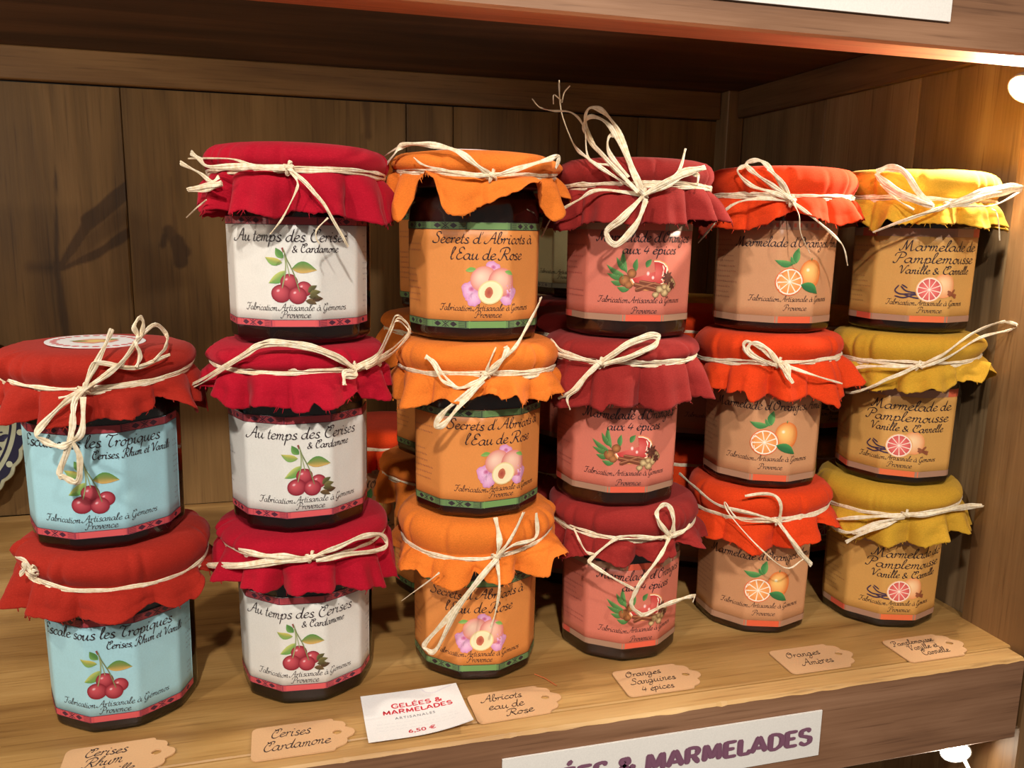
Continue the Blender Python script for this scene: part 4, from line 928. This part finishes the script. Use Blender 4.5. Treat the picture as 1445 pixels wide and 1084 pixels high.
def tag(x, y, lab, lines, rot=0, w_=.0452, h=.0245, curl=0, pen=.00055, gp='kraft name tags on the shelf'):
    T = thing('kraft_tag', lab, 'tag', (x, y, .0003), gp); T.rotation_euler.z = rot
    O = tag_outline(w_, h); hc = (w_-.0078, h*.54); hr = .0021; n = len(O)
    ctr = hc; V, F = [], []
    # ring between outline and hole (both sampled by direction from the hole)
    import bisect
    hole = []
    for (a, b) in O:
        an = atan2(b-hc[1], a-hc[0]); hole.append((hc[0]+hr*cos(an), hc[1]+hr*sin(an)*.9))
    def zf(a, b): return curl*(a/w_-.5)**2*.5+curl*max(0, .35-b/h)
    for z in (0, .0006):
        V += [(a, b, z+zf(a, b)) for a, b in O]; V += [(a, b, z+zf(a, b)) for a, b in hole]
    for i in range(n):
        j = (i+1) % n
        F += [(2*n+i, 2*n+j, 3*n+j, 3*n+i), (i, n+i, n+j, j), (i, j, 2*n+j, 2*n+i), (n+i, 3*n+i, 3*n+j, n+j)]
    mesh('card', V, F, KRAFT, T)
    P = Print()
    for (s_, u0, u1, v, xh) in lines: write(P, s_, u0, u1, v, xh, pen, (44, 34, 38), 1, slant=.25, nib=.9, jit=.09, rise=.01, seed=len(s_))
    P.build('handwriting', lambda u, v, l: (u, v, .0007+zf(u, v)+l*.00004), INK, T)
tag(-.4825, .0100, 'kraft tag reading Cerises Rhum, in front of the blue-labelled stack', [('Cerises', .0075, .0255, .0165, .0030), ('Rhum', .0085, .0245, .0092, .0032), ('Vanille', .0115, .0300, .0022, .0028)], .02)
tag(-.4056, .0068, 'kraft tag reading Cerises Cardamone, in front of the crimson stack', [('Cerises', .0075, .0260, .0150, .0034), ('Cardamone', .0042, .0345, .0055, .0034)], .0)
tag(-.3040, .0105, 'kraft tag reading Abricots eau de Rose, right of the white price card', [('Abricots', .0060, .0270, .0165, .0026), ('eau de', .0070, .0260, .0092, .0027), ('Rose', .0145, .0290, .0028, .0026)], .03)
tag(-.2262, .0148, 'kraft tag reading Oranges Sanguines 4 épices', [('Oranges', .0050, .0260, .0172, .0025), ('Sanguines', .0050, .0310, .0100, .0026), ('4 épices', .0080, .0265, .0028, .0026)], .005)
tag(-.1335, .0145, 'kraft tag reading Oranges Amères, in front of the bitter orange stack', [('Oranges', .0060, .0280, .0150, .0027), ('Amères', .0105, .0300, .0060, .0028)], .005)
tag(-.0635, .0098, 'kraft tag reading Pamplemousse Vanille et Cannelle, rightmost on the shelf', [('Pamplemousse', .0030, .0310, .0172, .0023), ('Vanille et', .0085, .0290, .0110, .0024), ('Cannelle', .0125, .0310, .0050, .0025)], .005)

def text_obj(s_, parent, mat, size, off, loc, rot, sx=1, name='lettering', extr=.00005, width=None, align='LEFT', shear=0, space=1):
    cu = bpy.data.curves.new(name, 'FONT'); cu.body = s_; cu.size = size; cu.offset = off; cu.extrude = extr; cu.align_x = align; cu.shear = shear; cu.space_character = space
    o = bpy.data.objects.new(name, cu); COL.objects.link(o); bpy.context.view_layer.update()
    dg = bpy.context.evaluated_depsgraph_get(); me = bpy.data.meshes.new_from_object(o.evaluated_get(dg)); bpy.data.objects.remove(o)
    me.materials.clear(); me.materials.append(mat); xs = [v.co.x for v in me.vertices]; k = (width/(max(xs)-min(xs))) if width else sx; x0 = min(xs) if width and align == 'LEFT' else 0
    for v in me.vertices: v.co.x = (v.co.x-x0)*k
    o = bpy.data.objects.new(name, me); link(o, parent); o.location = loc; o.rotation_euler = rot; return o
PURP = plain('purple_ink', (122, 78, 100), .6); REDI = plain('red_ink', (204, 50, 66), .6); GREYI = plain('grey_ink', (140, 136, 140), .6); FAINT = plain('faint_ink', (214, 210, 210), .6)
# white price card, its right front corner curling up
PC = thing('price_card', 'white price card reading GELÉES & MARMELADES 6,50 €, between two kraft tags', 'card', (-.3553, .0068, .0003)); PC.rotation_euler.z = -.005
cw, ch = .0478, .0405
def cz(u, v): return .0042*max(0, (u/cw-.35)/.65)**2*max(0, 1-v/ch*.8)+.0014*max(0, 1-v/ch*2)**1.5
V, F = [], []; nn = 14
for z in (.0, .0004):
    for i in range(nn+1):
        for j in range(nn+1): u, v = cw*i/nn, ch*j/nn; V.append((u, v, z+cz(u, v)))
q = (nn+1)**2
for i in range(nn):
    for j in range(nn): a = i*(nn+1)+j; F += [(a+1, a+nn+2, a+nn+1, a), (q+a, q+a+nn+1, q+a+nn+2, q+a+1)]
for i in range(nn):
    for a, b in ((i*(nn+1), (i+1)*(nn+1)), ((i+1)*(nn+1)+nn, i*(nn+1)+nn), (i+1, i), (nn*(nn+1)+i, nn*(nn+1)+i+1)): F.append((a, b, q+b, q+a))
mesh('card', V, F, WHITE, PC)
def bend(o):
    for v in o.data.vertices: p = v.co; u, vv = p.x+o.location.x, p.y+o.location.y; v.co.z = .0005+cz(u, vv)+(.00005 if p.z > 0 else 0)
bend(text_obj('ARTISANALES', PC, GREYI, .0028, 0, (.0140, .0165, 0), (0, 0, 0), width=.0190, name='subheading', space=1.3))
P = Print(); rn = random.Random(5)
for j in range(3):
    u = .0045+rn.uniform(0, .001)
    while u < .0445-rn.uniform(0, .003):
        l_ = rn.uniform(.001, .003); k = int(l_/.0004)+2; P.line([(u+l_*m/k, .0135-.0028*j+(.0004 if m % 2 else -.0003)) for m in range(k+1)], .00016, lin((206, 204, 206)), 1, sub=1); u += l_+.0009
P.build('small_print', lambda u, v, l: (u, v, .00046+cz(u, v)), INK, PC)
Q_ = Print(); Q_.line([(.030, .0395), (.032, .036), (.036, .035), (.041, .0375), (.045, .039)], .0009, lin((222, 218, 224)), 1)
Q_.build('faint_swirl', lambda u, v, l: (u, v, .00046+cz(u, v)), INK, PC)
bend(text_obj('6,50 €', PC, REDI, .0042, .00004, (.0185, .0030, 0), (0, 0, 0), width=.0125, name='price'))
# signs on the front boards
SG = thing('shelf_sign', 'white card strip with purple letters on the lower front board', 'sign', (-.2955, -.0008, -.0372))
V, F = box(0, .1698, -.0003, .0006, 0, .0259, bev=.0001)
V = [(x, y, z+(-.0004*(x/.17) if z > .01 else 0)) for x, y, z in V]
mesh('card', V, F, SIGN, SG)
BL = {'G': (1.15, [[(1.0,.78),(.75,.97),(.42,.95),(.16,.72),(.14,.35),(.38,.08),(.75,.04),(.98,.16)],[(.98,.12),(.98,.48)],[(.62,.45),(1.08,.45)]]),
 'E': (1.0, [[(.18,.03),(.18,.97)],[(.1,.93),(.90,.93)],[(.1,.52),(.78,.52)],[(.1,.07),(.92,.07)]]), 'L': (.95, [[(.18,.03),(.18,.97)],[(.1,.07),(.88,.07)],[(.84,.04),(.84,.3)]]),
 'M': (1.4, [[(.18,.02),(.24,.98)],[(.24,.95),(.66,.15)],[(.66,.15),(1.08,.95)],[(1.08,.98),(1.16,.02)]]), 'A': (1.15, [[(.06,.03),(.50,.97)],[(.50,.97),(1.02,.03)],[(.28,.30),(.82,.30)]]),
 'R': (1.15, [[(.18,.03),(.18,.97)],[(.12,.93),(.62,.95),(.86,.76),(.70,.52),(.2,.48)],[(.52,.48),(.96,.03)]]), 'D': (1.15, [[(.18,.03),(.18,.97)],[(.12,.94),(.6,.93),(.95,.7),(.95,.3),(.6,.06),(.12,.06)]]),
 'S': (1.0, [[(.84,.80),(.55,.96),(.22,.84),(.24,.60),(.55,.50),(.82,.36),(.78,.12),(.45,.03),(.10,.18)]]), '&': (1.2, [[(1.0,.55),(.75,.12),(.35,.03),(.12,.25),(.35,.52),(.62,.70),(.52,.95),(.26,.88),(.32,.62),(1.02,.03)]]), ' ': (.55, [])}
BL['É'] = (BL['E'][0], BL['E'][1]+[[(.40,1.12),(.68,1.34)]])
def block(P, s_, u0, u1, v, h, wd, col, nib=0.0, l=1):
    sx = (u1-u0)/sum(BL[c][0] for c in s_); x = 0
    for c in s_:
        for qi, q in enumerate(BL[c][1]): P.line([(u0+(x+a)*sx, v+b*h) for a, b in q], wd, lin(col), l+qi*.35, nib, 5)
        x += BL[c][0]
P = Print(); block(P, 'GELÉES & MARMELADES', .0030, .1648, .0076, .0092, .0031, (128, 84, 106)); block(P, 'GELÉES & MARMELADES', .0030, .1648, .0076, .0092, .0019, (128, 84, 106), None, 4)
P.build('lettering', lambda u, v, l: (u, -.0005-l*.00006, v), INK, SG)
P = Print(); block(P, 'GELÉES &', .0135, .0385, .0262, .0036, .0008, (204, 50, 66), None); block(P, 'MARMELADES', .0088, .0425, .0212, .0036, .0008, (204, 50, 66), None)
P.build('heading', lambda u, v, l: (u, v, .00048+cz(u, v)), INK, PC)
SG2 = thing('shelf_sign', 'blank white card strip stuck on the upper front board', 'sign', (-.262, -.0008, .3232))
V, F = box(0, .1698, -.0003, .0006, 0, .0259, bev=.0001); mesh('card', V, F, SIGN, SG2)

# ------------------------------------------------------------------ scalloped plate leaning at the back left
PLT = thing('decorative_plate', 'navy and cream patterned plate with scalloped edge behind the leftmost jars', 'plate', (-.6507, .3560, .0838)); PLT.rotation_euler = (radians(-3), 0, 0)
CER = plain('cream_glaze', (196, 200, 172), .25); NAVY = (34, 34, 62); CRM = (196, 200, 172)
V, F = [], []; n = 288
def pr(a, r): return r*(1+.022*abs(sin(a*18)))
for (r, y) in ((.0, .003), (.05, .003), (.066, .0), (.0775, -.0025), (.0782, -.0015), (.0775, -.0003), (.066, .003), (.05, .006), (.0, .006)):
    for k in range(n): a = 2*pi*k/n; rr = pr(a, r) if r > .07 else r; V.append((rr*cos(a), y, rr*sin(a)))
for i in range(8):
    for k in range(n): F.append((i*n+k, i*n+(k+1) % n, (i+1)*n+(k+1) % n, (i+1)*n+k))
mesh('plate_body', V, F, CER, PLT, True)
P = Print()
def ring(r0, r1, col, layer, scal=0):
    pts = []; 
    for k in range(n+1):
        a = 2*pi*k/n; m0 = 1+.022*abs(sin(a*18)) if scal else 1
        pts += [(r0*cos(a), r0*sin(a)), (r1*m0*cos(a), r1*m0*sin(a))]
    P.add(pts, [(2*k, 2*k+2, 2*k+3, 2*k+1) for k in range(n)], lin(col), layer)
ring(.0705, .0752, NAVY, 1, 1); ring(.0535, .0555, NAVY, 1); ring(.0655, .0672, NAVY, 1)
for k in range(18):
    a = pi/18*(2*k+1)*1.0; r0 = .0735; P.blob(r0*cos(a), r0*sin(a), .0024, .0024, CRM, CRM, layer=2, n=10, rings=1)
for k in range(12):
    a = 2*pi*k/12+.2; c_, s_ = cos(a), sin(a); R0 = .0605
    P.line([(R0*cos(a+.02*j+.0)*(1+.05*sin(j*1.1)), R0*sin(a+.02*j)*(1+.05*sin(j*1.1))) for j in range(-6, 7)], .0012, lin(NAVY), 2)
    P.leaf(R0*c_, R0*s_, .009, .004, a+.9, NAVY, (60, 60, 96), 2); P.leaf(R0*c_, R0*s_, .009, .004, a+3.6, NAVY, (60, 60, 96), 2)
for k in range(7):
    a = 2*pi*k/7+.25; r0 = .036; x, y = r0*cos(a), r0*sin(a)
    P.blob(x, y, .0135, .0135, (60, 58, 92), NAVY, layer=2, wob=.35, seed=k); P.blob(x, y, .0115, .0115, CRM, CRM, layer=2.6, wob=.35, seed=k)
    for j in range(11): b = 2*pi*j/11; P.leaf(x, y, .0085, .002, b, NAVY, NAVY, 3.2)
    P.blob(x, y, .0028, .0028, (90, 120, 160), NAVY, layer=4, n=12)
P.blob(0, 0, .016, .016, CRM, NAVY, layer=2, wob=.3)
def pf(u, v, l):
    r = math.hypot(u, v); y = .003 if r < .05 else (.003-.003*(r-.05)/.016 if r < .066 else -.0025*(r-.066)/.0115)
    return (u, y-.00025-l*.00006, v)
P.build('plate_print', pf, INK, PLT)
# splinter lying on the shelf
V, F = tube([(0, 0, 0), (.004, -.006, .0003), (.0075, -.0135, .0001)], .0003, 5)
o = mesh('wood_splinter', V, F, plain('splinter_orange', (196, 104, 54), .6), None); o.location = (-.2655, .0475, .0005); o['label'] = 'thin reddish wood splinter lying above the apricot tag'; o['category'] = 'splinter'
